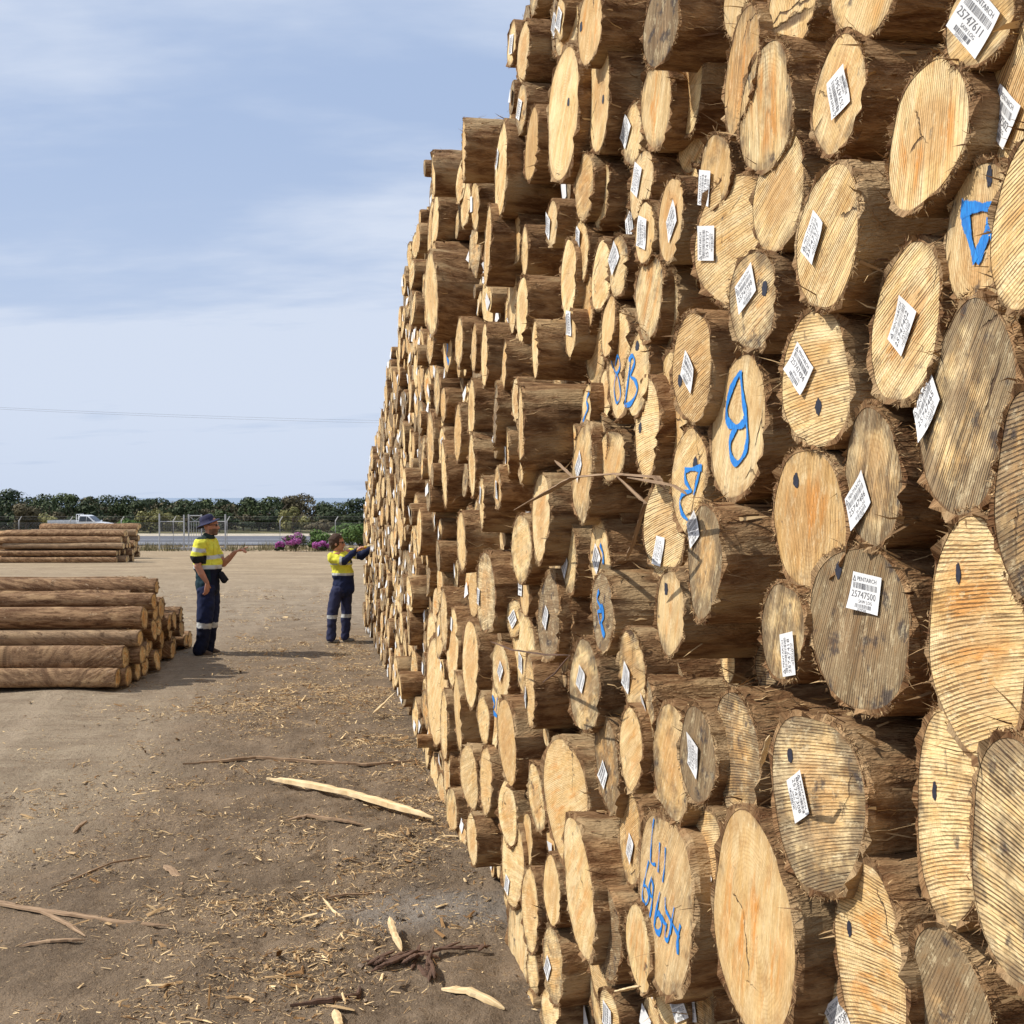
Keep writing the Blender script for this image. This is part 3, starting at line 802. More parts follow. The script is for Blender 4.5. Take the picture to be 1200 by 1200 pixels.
for i, L in enumerate(logs):
    op = L.op
    L.seed = 1000 + i * 7
    rl = random.Random(L.seed)
    if L.noted:
        L.wth = op.get('w', .15 + rl.random() * .2); L.kf = op.get('kf', rl.random() * .4); L.og = op.get('og', rl.random() * .35)
        L.img_k = op.get('k', rl.uniform(40, 90))
    else:
        L.wth = rl.choice([.05, .1, .2, .3, .45, .7, .95]); L.kf = rl.choice([.1, .2, .4, .8]); L.og = rl.choice([0, .2, .3, .8])
        L.img_k = rl.uniform(0, 180)
    if L.w < .3: L.ratio = .6
    else: L.ratio = max(.12, L.wpx / max(L.hpx, 1e-6))
    L.visible = -20 < L.cx - 0 and L.cx - L.wpx / 2 < 1200 and -L.hpx / 2 < L.cy < 1200 + L.hpx / 2
    L.area = L.hpx * (L.wpx + 6) * (1 if L.noted else (.35 + (.5 if L.p > 0 else 0))) if L.visible else 0

order = sorted([L for L in logs if L.visible], key=lambda L: (-(1e9 if L.noted else 0) - L.area))
INDIV = order[:262]
for L in logs: L.indiv = False
for L in INDIV: L.indiv = True

def face_angle(img_deg, ratio):
    a = math.radians(img_deg)
    return math.atan2(math.sin(a), math.cos(a) / max(ratio, .12))

# ---- labels
lm = [L for L in INDIV if L.op.get('lab') in SHORT]
def describe(L):
    size = 'large' if L.hpx > 165 else 'mid-sized' if L.hpx > 85 else 'small' if L.hpx > 45 else 'tiny'
    colr = 'dark grey-brown' if L.wth > .8 else 'weathered brown' if L.wth > .42 else 'orange-hearted' if L.og > .6 else 'pale'
    gr = ' grooved' if L.kf > .65 and L.hpx > 60 else ''
    tg = ' tagged' if 'tag' in L.op else ''
    dt = ' ink-dotted' if 'dot' in L.op else ''
    return f'{size} {colr}{gr}{tg}{dt} log'
buckets = {}
for L in INDIV:
    if 'lab' in L.op: L.label = L.op['lab']; continue
    best = min(lm, key=lambda m_: math.hypot(m_.cx - L.cx, m_.cy - L.cy))
    dx, dy = L.cx - best.cx, L.cy - best.cy
    v = 'above' if dy < 0 else 'below'
    h = 'left of' if dx < 0 else 'right of'
    if abs(dx) > 2 * abs(dy): rel = h
    elif abs(dy) > 2 * abs(dx): rel = v
    else: rel = v + ' and ' + h
    buckets.setdefault((describe(L), rel, SHORT[best.op['lab']]), []).append((math.hypot(dx, dy), id(L), L))
ORD = ['nearest', 'second', 'third', 'fourth', 'fifth', 'sixth', 'seventh', 'eighth', 'ninth', 'tenth', 'eleventh', 'twelfth', 'thirteenth', 'fourteenth', 'fifteenth', 'sixteenth', 'seventeenth', 'eighteenth', 'nineteenth', 'twentieth']
for (d, rel, s), lst in buckets.items():
    lst.sort()
    for i, (_, _, L) in enumerate(lst):
        def nw(s_): return len(s_.replace('-', ' ').split())
        if nw(d) + nw(rel) + nw(s) > 14: d = d.replace(' grooved', '').replace(' ink-dotted', '')
        if nw(d) + nw(rel) + nw(s) > 14: d = d.replace('mid-sized ', '')
        L.label = f'{d}, {rel} {s}' if len(lst) == 1 else f'{d}, {ORD[min(i, 19)]} {rel} {s}'

NUMS = [25747300 + k * 7 for k in range(300)]
stuff_b, stuff_c, stuff_t = MB(), MB(), MB()
for i, L in enumerate(logs):
    rl = random.Random(L.seed + 1)
    kang = face_angle(L.img_k, L.ratio) - math.pi / 2 * 0
    rnd = (L.wth, L.kf, L.og)
    loc = Vector((DW - L.p, L.w, L.z))
    if L.indiv:
        big = L.hpx > 60
        n = 48 if big else 24
        fm = L.op.get('fib', 1.0)
        fib = int((90 + 260 * L.wth * .6 + (130 if big else 0)) * fm) if big else 40
        flank = 150 if L.hpx > 120 else 80 if big else 30
        bark, cut, fb, rad = log_parts(L.R, 2.6, L.seed, n, L.ty, L.tz, kang, rnd, 1.0, fib, flank)
        o_ = bark.build('log', M_BARK, None, smooth=False, loc=loc)
        o_.rotation_euler = (0, rl.uniform(-.012, .012), rl.uniform(-.015, .015))
        tag(o_, L.label, 'log', 'logs of the tall stack')
        cut.build('cut_face', M_CUT, o_)
        tag(fb.build('frayed_bark', M_FIB, o_), kind='stuff')
        nrm = Vector((1, -L.ty, -L.tz))
        def toface(tx, ty_):
            ox, oy, sc = L.tl
            d = ray(ox + tx / sc, oy + ty_ / sc)
            t = nrm.dot(loc - CP) / nrm.dot(d)
            P = CP + d * t - loc
            return -P.y, P.z
        tg = L.op.get('tag')
        zc = project(loc)[2]
        if tg:
            a, b = toface(tg[0], tg[1])
            m_ = max(.2 * L.R, L.R - .038)
            l_ = math.hypot(a, b)
            if l_ > m_: a *= m_ / l_; b *= m_ / l_
            ang = face_angle(tg[2], L.ratio)
            num = L.op.get('n', str(NUMS[i % 300]))
            tag_obj(o_, a, b, ang, L.ty, L.tz, num, 2 if 88 * FPX / zc / 1000 > 33 else 1 if zc < 6 else 0, L.seed)
        elif not L.noted and rl.random() < .4 and L.R > .07:
            tag_obj(o_, rl.uniform(-.4, .4) * L.R, rl.uniform(-.5, .5) * L.R, rl.uniform(-1.5, 1.8), L.ty, L.tz, str(NUMS[i % 300]), 2 if zc < 2.6 else 1 if zc < 6 else 0, L.seed)
            if 'tagged' not in L.label: L.label = L.label.replace(' log', ' tagged log', 1); o_['label'] = L.label
        if 'dot' in L.op:
            a, b = toface(*L.op['dot'])
            dot_obj(o_, a, b, L.ty, L.tz, L.seed, .011 * zc / 2.2 if zc < 3.5 else .014, .015)
        if 'paint' in L.op:
            pm = MB()
            for wd, pts in L.op['paint']:
                stroke(pm, [toface(*q) for q in pts], wd / L.tl[2] * 3.3 * zc / FPX, L.ty, L.tz, rl)
            pm.build('paint_mark', M_PAINT, o_)
    else:
        n = 18
        bark, cut, fb, rad = log_parts(L.R, 2.6, L.seed, n, L.ty, L.tz, kang, rnd, 1.0, 10 if L.w < 12 else 4, 6)
        M4 = Matrix.Translation(loc)
        stuff_b.merge(bark, M4); stuff_c.merge(cut, M4); stuff_t.merge(fb, M4)
        if rl.random() < .5 and L.R > .06:
            a, b = rl.uniform(-.4, .4) * L.R, rl.uniform(-.5, .5) * L.R
            an = rl.uniform(0, 3.1)
            V = []
            for u, v in ((-1, -1), (1, -1), (1, 1), (-1, 1)):
                aa = a + u * .042 * math.cos(an) - v * .034 * math.sin(an); bb = b + u * .042 * math.sin(an) + v * .034 * math.cos(an)
                V.append((L.ty * -aa + L.tz * bb - rl.uniform(.003, .02) + loc.x, -aa + loc.y, bb + loc.z))
            L_tag = MB().add(V, [(0, 1, 2, 3)])
            if not hasattr(stuff_t, 'tags'): stuff_t.tags = MB()
            stuff_t.tags.merge(L_tag)

def build_multi(name, pairs):
    tot = MB(); mi = []
    for mb, m in pairs:
        tot.merge(mb); mi += [pairs.index((mb, m))] * len(mb.f)
    o_ = tot.build(name, pairs[0][1])
    for mb, m in pairs[1:]: o_.data.materials.append(m)
    o_.data.polygons.foreach_set('material_index', mi)
    return o_
o_ = build_multi('distant_logs', [(stuff_b, M_BARK), (stuff_c, M_CUT), (stuff_t, M_FIB), (stuff_t.tags, M_TAG)])
tag(o_, 'mass of small log ends crowding the far and deep parts of the tall stack', 'logs', kind='stuff')

# ================================================================= LYING PILES on the left
PROT = math.pi - PSI
def lying_log(xc_end, zc, h, R, L, seed, label, group, base=0.0, yaw=0.0, n=24, fib=40):
    bark, cut, fb, rad = log_parts(R, L, seed, n, random.Random(seed).uniform(-.08, .08), random.Random(seed + 1).uniform(-.08, .08), random.Random(seed).uniform(0, 3), (.35, .3, .9), 1.5, fib, fib * 2)
    # longer, segmented bark so it is not a perfect pipe
    o_ = bark.build('log', M_RBARK, None, smooth=True)
    P = cw(xc_end, zc); o_.location = (P.x, P.y, base + h)
    o_.rotation_euler = (random.Random(seed).uniform(0, 6) * 0, 0, PROT + yaw)
    tag(o_, label, 'log', group)
    cut.build('cut_face', M_CUT, o_)
    if fib: tag(fb.build('frayed_bark', M_FIB, o_), kind='stuff')
    return o_

rp = random.Random(3)
near_names = ['bottom', 'second', 'third', 'fourth', 'fifth', 'top']
for k, (h, z0, z1) in enumerate([(.125, 12.85, 16.6), (.325, 13.05, 16.2), (.52, 13.25, 15.9), (.71, 13.5, 15.3), (.89, 13.8, 14.7), (1.03, 14.05, 14.6)]):
    zc = z0; j = 0
    while zc < z1:
        R = .115 + rp.uniform(-.028, .022)
        if k == 5: R = .09
        t = (zc - 12.85) / 4.0
        if k == 0 and j == 0: xe = -4.31
        elif k == 0 and j == 1: xe = -4.26
        elif k == 1 and j == 0: xe = -4.29
        elif j == 0: xe = [-4.3, -4.28, -4.19, -4.22, -4.2, -4.24][k]
        else: xe = -4.29 - .36 * t + rp.uniform(-.15, .15)
        pos = 'at the front' if j == 0 else 'end, %s from front' % (ORD[min(j, 19)] if j else '')
        nm = near_names[k]
        lab = f'reddish log {pos}, {nm} layer of near left pile'
        lying_log(xe, zc, h + rp.uniform(-.01, .01), R, 5.2, 20000 + k * 100 + j, lab, 'logs of the near left pile', yaw=rp.uniform(-.02, .02) + (.02 if (k, j) == (2, 0) else 0), n=28, fib=60)
        zc += 2 * R + rp.uniform(0, .02); j += 1

def far_pile(zc0, x0, x1, layers, R, depth, name, lens, seed, drop=0.0):
    r = random.Random(seed)
    for k in range(layers):
        nn = max(2, depth - k)
        for j in range(nn):
            if j > 1 and k < layers - 2 and j < nn - 1: vis = True
            zc = zc0 + (j + k * .5) * 2 * R * 1.02
            base = float(g_of_z(zc0)) - .01
            xe = (x1 - 600) / FPX * zc0 + r.uniform(-.22, .16)
            ln = lens + r.uniform(-.4, .4)
            where = 'front' if j == 0 else '%s-from-front' % ORD[min(j, 19)]
            lab = f'{ORD[k] if k else "bottom"} layer log, {["at the front", "next behind the front"][j] if j < 2 else ORD[min(j, 19)] + " from front"}, {name}'
            lab = lab.replace('nearest-from-front', 'next-behind-front').replace('second-layer', 'second-layer')
            lying_log(xe, zc, base=base, h=R + k * R * 1.72 + r.uniform(-.03, .03), R=R * r.uniform(.72, 1.1), L=ln, seed=seed + k * 50 + j, label=lab, group='logs of ' + name, yaw=r.uniform(-.03, .03), n=22, fib=0)
far_pile(46, 0, 141, 5, .145, 6, 'second pile away', 4.9, 30000)
far_pile(50.5, 47, 152, 6, .143, 6, 'third, rearmost pile', 4.3, 31000)
far_pile(50.5, -60, 7, 3, .145, 4, 'low pile at left edge', 3.0, 32000)
# ================================================================= GROUND
def axis_lines(lo, hi, fine0, fine1, step, growth=1.12):
    xs = list(np.arange(fine0, fine1 + 1e-6, step))
    s = step; x = fine1
    while x < hi: s *= growth; x += s; xs.append(min(x, hi))
    s = step; x = fine0; pre = []
    while x > lo: s *= growth; x -= s; pre.append(max(x, lo))
    return np.array(sorted(set(pre + xs)))
gxs = axis_lines(-900, 900, -4.6, 1.3, .03)
gys = axis_lines(-200, 1500, 3.4, 11.0, .03)
GX, GY = np.meshgrid(gxs, gys)
def relief(X, Y):
    zc = X * math.sin(PSI) + Y * math.cos(PSI)
    near = np.clip((22 - zc) / 14, 0, 1)
    rough_ = np.clip(1.0 - np.abs(X - .2) / 2.2, 0, 1)
    h = vnoise(X * .8, Y * .8, 1) * .022 + vnoise(X * 2.3, Y * 2.3, 2) * .012 * near
    h = h + vnoise(X * 6, Y * 6, 3) * .016 * near * (.3 + rough_) + vnoise(X * 15, Y * 15, 4) * .009 * near * (.25 + rough_)
    h = h + (np.abs(vnoise(X * 11, Y * 11, 6)) * .014 + vnoise(X * 30, Y * 30, 7) * .007) * np.clip((13 - zc) / 5, 0, 1) * (.35 + rough_)
    # low berm of trampled bark running out from the stack, and wheel ruts
    u = X * .25 + Y * .97
    h = h + .03 * np.exp(-((u - 7.2 + .3 * np.sin(X * 1.7)) / .22) ** 2) * near * np.clip((X + 3) / 3, 0, 1)
    for c in (-1.55, -1.9, -3.1, -3.5):
        h = h - .022 * np.exp(-((X - c - .12 * np.sin(Y * .4)) / .22) ** 2) * near
    return np.where(zc < 30, h, h * .4)
ZC = GX * math.sin(PSI) + GY * math.cos(PSI)
GZZ = g_of_z(ZC) + relief(GX, GY)
nx_, ny_ = len(gxs), len(gys)
V = np.stack([GX.ravel(), GY.ravel(), GZZ.ravel()], 1)
idx = np.arange(nx_ * ny_).reshape(ny_, nx_)
F = np.stack([idx[:-1, :-1].ravel(), idx[:-1, 1:].ravel(), idx[1:, 1:].ravel(), idx[1:, :-1].ravel()], 1)
def mat_ground():
    m, t, b = newmat('dirt yard with bark litter')
    g = t.node('ShaderNodeNewGeometry').outputs['Position']
    x, y, z = t.sep(g)
    zc = t.m('ADD', t.m('MULTIPLY', x, math.sin(PSI)), t.m('MULTIPLY', y, math.cos(PSI)))
    xc = t.m('SUBTRACT', t.m('MULTIPLY', x, math.cos(PSI)), t.m('MULTIPLY', y, math.sin(PSI)))
    big = t.noise(g, .35, 5, .6); mid = t.noise(g, 2.2, 5, .65); fine = t.noise(g, 26, 5, .7); vf = t.noise(g, 120, 3, .7)
    streak = t.noise(t.comb(t.m('MULTIPLY', xc, 1.0), t.m('MULTIPLY', zc, 6.5), 0), 1.6, 5, .6)
    path = t.mix(t.ss(mid, .3, .7), (.275, .210, .143), (.39, .31, .215))
    path = t.mix(t.ss(streak, .45, .75, 0, .55), path, (.21, .145, .095))
    dark = t.mix(t.ss(mid, .3, .7), (.145, .106, .072), (.27, .20, .135))
    rut = t.ss(t.noise(t.comb(t.m('MULTIPLY', t.m('ADD', x, t.m('MULTIPLY', y, .03)), 2.6), t.m('MULTIPLY', y, .22), 4), 1, 4, .6, .2), .5, .66)
    path = t.mix(t.m('MULTIPLY', rut, .55), path, (.45, .355, .25))
    # litter zone: near the stack and in the foreground
    lit = t.m('ADD', t.ss(x, -2.3, -.2), t.ss(zc, 8.6, 5.2, 0, .68))
    lit = t.m('ADD', lit, t.m('MULTIPLY', t.m('SUBTRACT', mid, .5), 1.7))
    lit = t.m('MULTIPLY', t.ss(lit, .25, .95), t.ss(zc, 26, 11))
    col = t.mix(lit, path, dark)
    # grey ashy patch
    sp = t.node('ShaderNodeVectorMath', operation='DISTANCE')
    t.set(sp.inputs[0], t.vm('MULTIPLY', g, (1, 1.9, 0)))
    c0 = gp(500, 1065); sp.inputs[1].default_value = (c0.x, c0.y * 1.9, 0)
    am = t.m('MULTIPLY', t.ss(t.m('ADD', sp.outputs['Value'], t.m('MULTIPLY', mid, .9)), 1.25, .65), .6)
    col = t.mix(am, col, (.30, .275, .245))
    # speckle of shredded bark
    s1 = t.ss(vf, .60, .70)
    s2 = t.ss(t.noise(t.comb(t.m('MULTIPLY', xc, 26), t.m('MULTIPLY', zc, 75), 3), 1, 3, .7, .6), .60, .70)
    dens = t.m('ADD', t.m('MULTIPLY', lit, .75), t.ss(t.noise(g, 1.1, 4), .5, .66, .05, .4), clamp=True)
    col = t.mix(t.m('MULTIPLY', t.m('MAXIMUM', s1, s2), dens), col, (.46, .31, .17))
    col = t.mix(t.ss(fine, .52, .70, 0, .5), col, (.10, .07, .048))
    col = t.mix(t.ss(vf, .42, .30, 0, .5), col, (.06, .042, .03))
    # far: paler straw coloured yard
    far = t.ss(zc, 20, 45)
    yard = t.mix(t.ss(t.noise(t.comb(xc, t.m('MULTIPLY', zc, 2.0), 0), .35, 8, .75), .35, .65), (.29, .215, .135), (.44, .335, .215))
    col = t.mix(far, col, yard)
    col = t.mix(t.m('MULTIPLY', t.ss(t.noise(g, 5, 6, .8), .50, .62, 0, .45), t.ss(zc, 9, 16)), col, (.17, .12, .075))
    col = t.mix(t.m('MULTIPLY', t.ss(t.noise(g, 9, 6, .8), .56, .66, 0, .5), t.ss(zc, 9, 16)), col, (.58, .46, .31))
    beyond = t.ss(zc, 98, 104)
    col = t.mix(beyond, col, t.mix(t.ss(big, .4, .6), (.20, .17, .09), (.09, .10, .045)))
    t.set(b.inputs['Base Color'], col)
    b.inputs['Roughness'].default_value = .95
    b.inputs['Specular IOR Level'].default_value = .1
    h = t.m('ADD', fine, t.m('ADD', t.m('MULTIPLY', vf, .35), t.m('MULTIPLY', mid, 1.2)))
    t.set(b.inputs['Normal'], t.bump(h, 1.0, .032))
    return m
M_GROUND = mat_ground()
gr = MB().add(V, F.tolist()).build('ground', M_GROUND, smooth=True)
tag(gr, 'brown dirt yard', kind='structure')

def gz(x, y):
    zc = x * math.sin(PSI) + y * math.cos(PSI)
    return float(g_of_z(zc) + relief(np.array([x]), np.array([y]))[0])

def rough_flat(m_name, col1, col2, sc):
    m, t, b = newmat(m_name)
    g = t.node('ShaderNodeNewGeometry').outputs['Position']
    t.set(b.inputs['Base Color'], t.mix(t.ss(t.noise(g, sc, 5, .65), .3, .7), col1, col2))
    b.inputs['Roughness'].default_value = .85
    return m
M_ROAD = rough_flat('asphalt', (.085, .088, .105), (.12, .122, .14), .8)
M_VERGE = rough_flat('pale gravel verge', (.40, .34, .25), (.55, .47, .35), 1.2)
M_WLINE = plain('road paint', (.7, .7, .68), .7)
def strip(name, z0, z1, m, lift, x0=-160, x1=160, seg=32):
    V = []
    for i in range(seg + 1):
        xc = x0 + (x1 - x0) * i / seg
        for k in range(5):
            z = z0 + (z1 - z0) * k / 4
            P = cw(xc, z); V.append((P.x, P.y, P.z + lift))
    F = [(i * 5 + k, (i + 1) * 5 + k, (i + 1) * 5 + k + 1, i * 5 + k + 1) for i in range(seg) for k in range(4)]
    o_ = MB().add(V, F).build(name, m)
    return tag(o_, kind='structure')
strip('road', 73, 95, M_ROAD, .05)
strip('road_verge', 95.0, 103, M_VERGE, .055)
strip('edge_line', 76.2, 76.8, M_WLINE, .06)
strip('centre_line', 85, 85.25, M_WLINE, .06)

# sea
def mat_sea():
    m, t, b = newmat('sea water')
    b.inputs['Base Color'].default_value = (.13, .20, .29, 1)
    b.inputs['Roughness'].default_value = .25
    g = t.node('ShaderNodeNewGeometry').outputs['Position']
    t.set(b.inputs['Normal'], t.bump(t.noise(g, .2, 4), .5, .5))
    return m
P = [cw(-30000, 330, -13), cw(30000, 330, -13), cw(30000, 40000, -13), cw(-30000, 40000, -13)]
s_ = MB().add([tuple(p) for p in P], [(0, 1, 2, 3)]).build('sea', mat_sea()); tag(s_, kind='structure')

# ---- litter
def litter(count, name, seed, size, cols, zones, label, asp=(.08, .38), mat=None):
    r = np.random.RandomState(seed)
    V = []; F = []; C = []
    made = 0
    while made < count:
        k = r.randint(len(zones)); x0, x1, y0, y1 = zones[k]
        x = r.uniform(x0, x1); y = r.uniform(y0, y1)
        dens = vnoise(x * 1.3, y * 1.3, 21) * .5 + .5
        xd = max(0.0, min(1.0, (x + 4.2) / 4.2))
        fg = max(0, (8.0 - y) / 4)
        d2 = vnoise(x * 3.7, y * 3.7, 22) * .5 + .5
        if r.rand() > (dens * d2) ** 1.6 * 3.2 * (.08 + .92 * xd ** 1.6 + .35 * fg): continue
        z = gz(x, y)
        l = r.uniform(*size) * (1 if r.rand() < .93 else 2.4); wd = l * r.uniform(*asp)
        a = r.uniform(0, math.pi); pit = r.normal(0, .25)
        d = np.array([math.cos(a) * math.cos(pit), math.sin(a) * math.cos(pit), math.sin(pit)])
        s = np.array([-math.sin(a), math.cos(a), r.normal(0, .35)]); s /= np.linalg.norm(s)
        p = np.array([x, y, z + .003 + abs(math.sin(pit)) * l / 2])
        i = len(V); th = np.array([0, 0, wd * (.25 if mat is None else .3)])
        V += [p - d * l / 2 - s * wd / 2 * r.uniform(.1, 1), p + d * l / 2 - s * wd / 2 * r.uniform(.1, .8), p + d * l / 2 + s * wd / 2 * r.uniform(.1, .8), p - d * l / 2 + s * wd / 2, p + th + d * l * .1]
        F += [(i, i + 1, i + 4), (i + 1, i + 2, i + 4), (i + 2, i + 3, i + 4), (i + 3, i, i + 4)]
        c = min(1, max(0, cols[0] + r.normal(0, cols[1])))
        C += [(c, 0, 0)] * 5
        made += 1
    o_ = MB().add(V, F, rnd=np.array(C)).build(name, mat or M_CHIP)
    return tag(o_, label, 'litter', kind='stuff')
litter(38000, 'wood_chips', 5, (.004, .022), (.6, .3), [(-4.4, .95, 3.6, 9), (-2.2, .95, 3.6, 14), (-1.0, .98, 4, 18)], 'pale shredded wood chips strewn over the dirt beside the stack')
litter(12000, 'bark_shreds', 6, (.008, .042), (.32, .25), [(-4.4, .95, 3.6, 9), (-1.6, .95, 3.6, 13), (-.8, .98, 4, 18)], 'brown shredded bark strewn over the dirt beside the stack')
litter(9000, 'yard_litter', 8, (.01, .05), (.3, .33), [(-9, .9, 8, 30)], 'sparse twigs and bark bits on the open dirt')

litter(11000, 'dirt_clods', 9, (.004, .013), (.35, .3), [(-4.4, .95, 3.6, 9), (-3, .95, 3.6, 12)], 'small crumbled lumps of dark dirt over the foreground yard', asp=(.5, 1.0), mat=plain('dirt lumps', (.15, .11, .078), .95, var=.4, scale=9))

def mat_wood(name, c1, c2):
    m, t, b = newmat(name)
    x, y, s = t.sep(t.attr('buv'))
    n = t.noise(t.comb(t.m('MULTIPLY', x, 6), t.m('MULTIPLY', y, 160), s), 1, 4, .6)
    n2 = t.noise(t.comb(t.m('MULTIPLY', x, 14), t.m('MULTIPLY', y, 30), s), 1, 3)
    c = t.mix(t.ss(n, .32, .7), c1, c2)
    c = t.mix(t.ss(n2, .6, .75, 0, .6), c, tuple(q * .4 for q in c1))
    t.set(b.inputs['Base Color'], c); b.inputs['Roughness'].default_value = .88
    t.set(b.inputs['Normal'], t.bump(n, .6, .006))
    return m
M_PALE = mat_wood('split pale timber', (.60, .42, .21), (.82, .64, .38))
M_BSTRIP = mat_wood('dry bark strip', (.20, .12, .065), (.40, .27, .16))
M_DBARK = mat_wood('dark bark shred', (.06, .03, .018), (.16, .085, .05))
def slab(mb, pts, wd, th, seed):
    """irregular strip of wood lying along pts (x,y,z)"""
    r = random.Random(seed)
    P = [];
    for i in range(len(pts) - 1):
        for q in range(8): P.append(Vector(pts[i]).lerp(Vector(pts[i + 1]), q / 8))
    P.append(Vector(pts[-1]))
    n = len(P); V = []; B = []; acc = 0
    for i, p in enumerate(P):
        t = (P[min(i + 1, n - 1)] - P[max(i - 1, 0)]).normalized()
        s = t.cross(Vector((0, 0, 1))).normalized(); up = s.cross(t)
        taper = min(1, (i + .35) / n * 5, (n - 1 - i + .35) / n * 6)
        w_ = wd * taper * r.uniform(.85, 1.12) / 2; h_ = th * (.4 + .6 * taper) * r.uniform(.8, 1.2)
        j = Vector((r.uniform(-1, 1), r.uniform(-1, 1), 0)) * wd * .05
        if i: acc += (p - P[i - 1]).length
        for k, (a, c) in enumerate([(-1, 0), (-.75, 1), (.1, 1.15), (.8, .9), (1, 0), (0, -.2)]):
            V.append(p + s * (w_ * a) + up * (h_ * c) + j); B.append((acc, a * wd / 2 + c * .01, seed * .37))
    F = []
    for i in range(n - 1):
        for k in range(6): F.append((i * 6 + k, i * 6 + (k + 1) % 6, (i + 1) * 6 + (k + 1) % 6, (i + 1) * 6 + k))
    F += [tuple(range(6))[::-1], tuple(range((n - 1) * 6, n * 6))]
    mb.add([tuple(v) for v in V], F, buv=np.array([tuple(b) for b in B]))
def ground_strip(name, pxs, wd, th, mat, label, cat, lifts=None, seed=1, group=None):
    mb = MB()
    runs = pxs if isinstance(pxs[0], list) else [pxs]
    for ri, run in enumerate(runs):
        pts = []
        for i, (x, y) in enumerate(run):
            P = gp(x, y); lf = (lifts[i] if lifts and ri == 0 else 0)
            P = gp(x, y, lf)
            pts.append((P.x, P.y, gz(P.x, P.y) * (1 if not lf else 0) + lf + .004 + th * .2))
        slab(mb, pts, wd * (1 if ri == 0 else .6), th, seed + ri)
    o_ = mb.build(name, mat)
    return tag(o_, label, cat, group)
ground_strip('timber_stake', [(312, 915), (345, 920), (410, 933), (460, 948), (508, 961)], .060, .030, M_PALE, 'long pale split timber stake pointing at the foot of the stack', 'timber', [.02, .02, .02, .02, .03])
ground_strip('stick', [(214, 899), (262, 896), (300, 893), (370, 896), (430, 897), (492, 895)], .028, .020, M_BSTRIP, 'long thin brown stick lying level, just beyond the pale stake', 'stick')
ground_strip('timber_offcut', [(333, 967), (360, 963), (395, 966), (427, 968)], .036, .012, M_BSTRIP, 'short flat tan slat lying in front of the pale stake', 'timber', seed=4)
ground_strip('bark_strip', [[(-40, 1043), (30, 1062), (85, 1074), (140, 1082), (206, 1083)], [(-20, 1055), (50, 1068), (80, 1084), (100, 1100)], [(22, 1106), (60, 1107), (100, 1104)]], .040, .010, M_BSTRIP, 'long forked strip of dry bark at the lower left', 'bark strip', seed=6)
ground_strip('bark_strip', [(86, 974), (92, 968), (102, 962)], .025, .012, M_BSTRIP, 'small stub of bark alone on the bare path', 'bark strip', seed=9)
ground_strip('bark_strip', [(192, 1012), (203, 1022), (214, 1038)], .05, .008, M_BSTRIP, 'curled grey bark piece left of the chip litter', 'bark strip', seed=10)
ground_strip('bark_strip', [(455, 1043), (430, 1045), (405, 1048), (380, 1052)], .02, .008, M_BSTRIP, 'thin bark sliver in the middle of the chips', 'bark strip', seed=12)
ground_strip('bark_strip', [(60, 1043), (130, 1015), (178, 1003)], .012, .008, M_BSTRIP, 'thin twig-like bark sliver above the forked strip', 'bark strip', seed=13)
ground_strip('timber_splinter', [(456, 1077), (461, 1095), (471, 1117)], .030, .018, M_PALE, 'short pale splinter standing out of the dark bark clump', 'timber', [.07, .045, .015], seed=15)
ground_strip('timber_splinter', [(378, 1052), (390, 1068), (405, 1080)], .012, .010, M_PALE, 'small pale splinter left of the standing one', 'timber', seed=16)
ground_strip('timber_offcut', [(517, 1162), (550, 1172), (592, 1187)], .042, .015, M_PALE, 'broken pale plank end beside the bottom of the stack', 'timber', seed=17)
ground_strip('timber_offcut', [(392, 1193), (399, 1207)], .040, .012, M_PALE, 'stubby pale wood block at the bottom edge', 'timber', seed=18)
ground_strip('bark_strip', [(340, 1180), (390, 1179), (420, 1170), (422, 1160)], .020, .018, M_DBARK, 'dark bent bark piece near the bottom edge', 'bark strip', seed=19)
ground_strip('timber_splinter', [(436, 838), (450, 826), (464, 812)], .03, .012, M_PALE, 'pale forked splinter leaning at the base of the far stack', 'timber', [.03, .09, .2], seed=20)
# tangle of dark bark
mb = MB(); rr_ = random.Random(4)
c0 = gp(505, 1125)
for k in range(30):
    br = k % 3 == 0
    a = (rr_.gauss(1.45, .2) if br else rr_.gauss(.28, .22)); l = rr_.uniform(.05, .24)
    f_ = rr_.uniform(-1, 1)
    x = c0.x + (rr_.gauss(-.03, .02) if br else f_ * .26); y = c0.y + (rr_.uniform(-.2, 0) if br else f_ * .07 + rr_.gauss(0, .02))
    z = gz(x, y) + rr_.uniform(0, .02)
    dx, dy = math.cos(a) * l / 2, math.sin(a) * l / 2
    slab(mb, [(x - dx, y - dy, z), (x, y, z + rr_.uniform(0, .02)), (x + dx, y + dy, z + rr_.uniform(-.01, .03))], rr_.uniform(.006, .028), .008, k)
o_ = mb.build('bark_clump', M_DBARK); tag(o_, 'dark reddish tangle of stringy bark at the foot of the stack', 'bark')

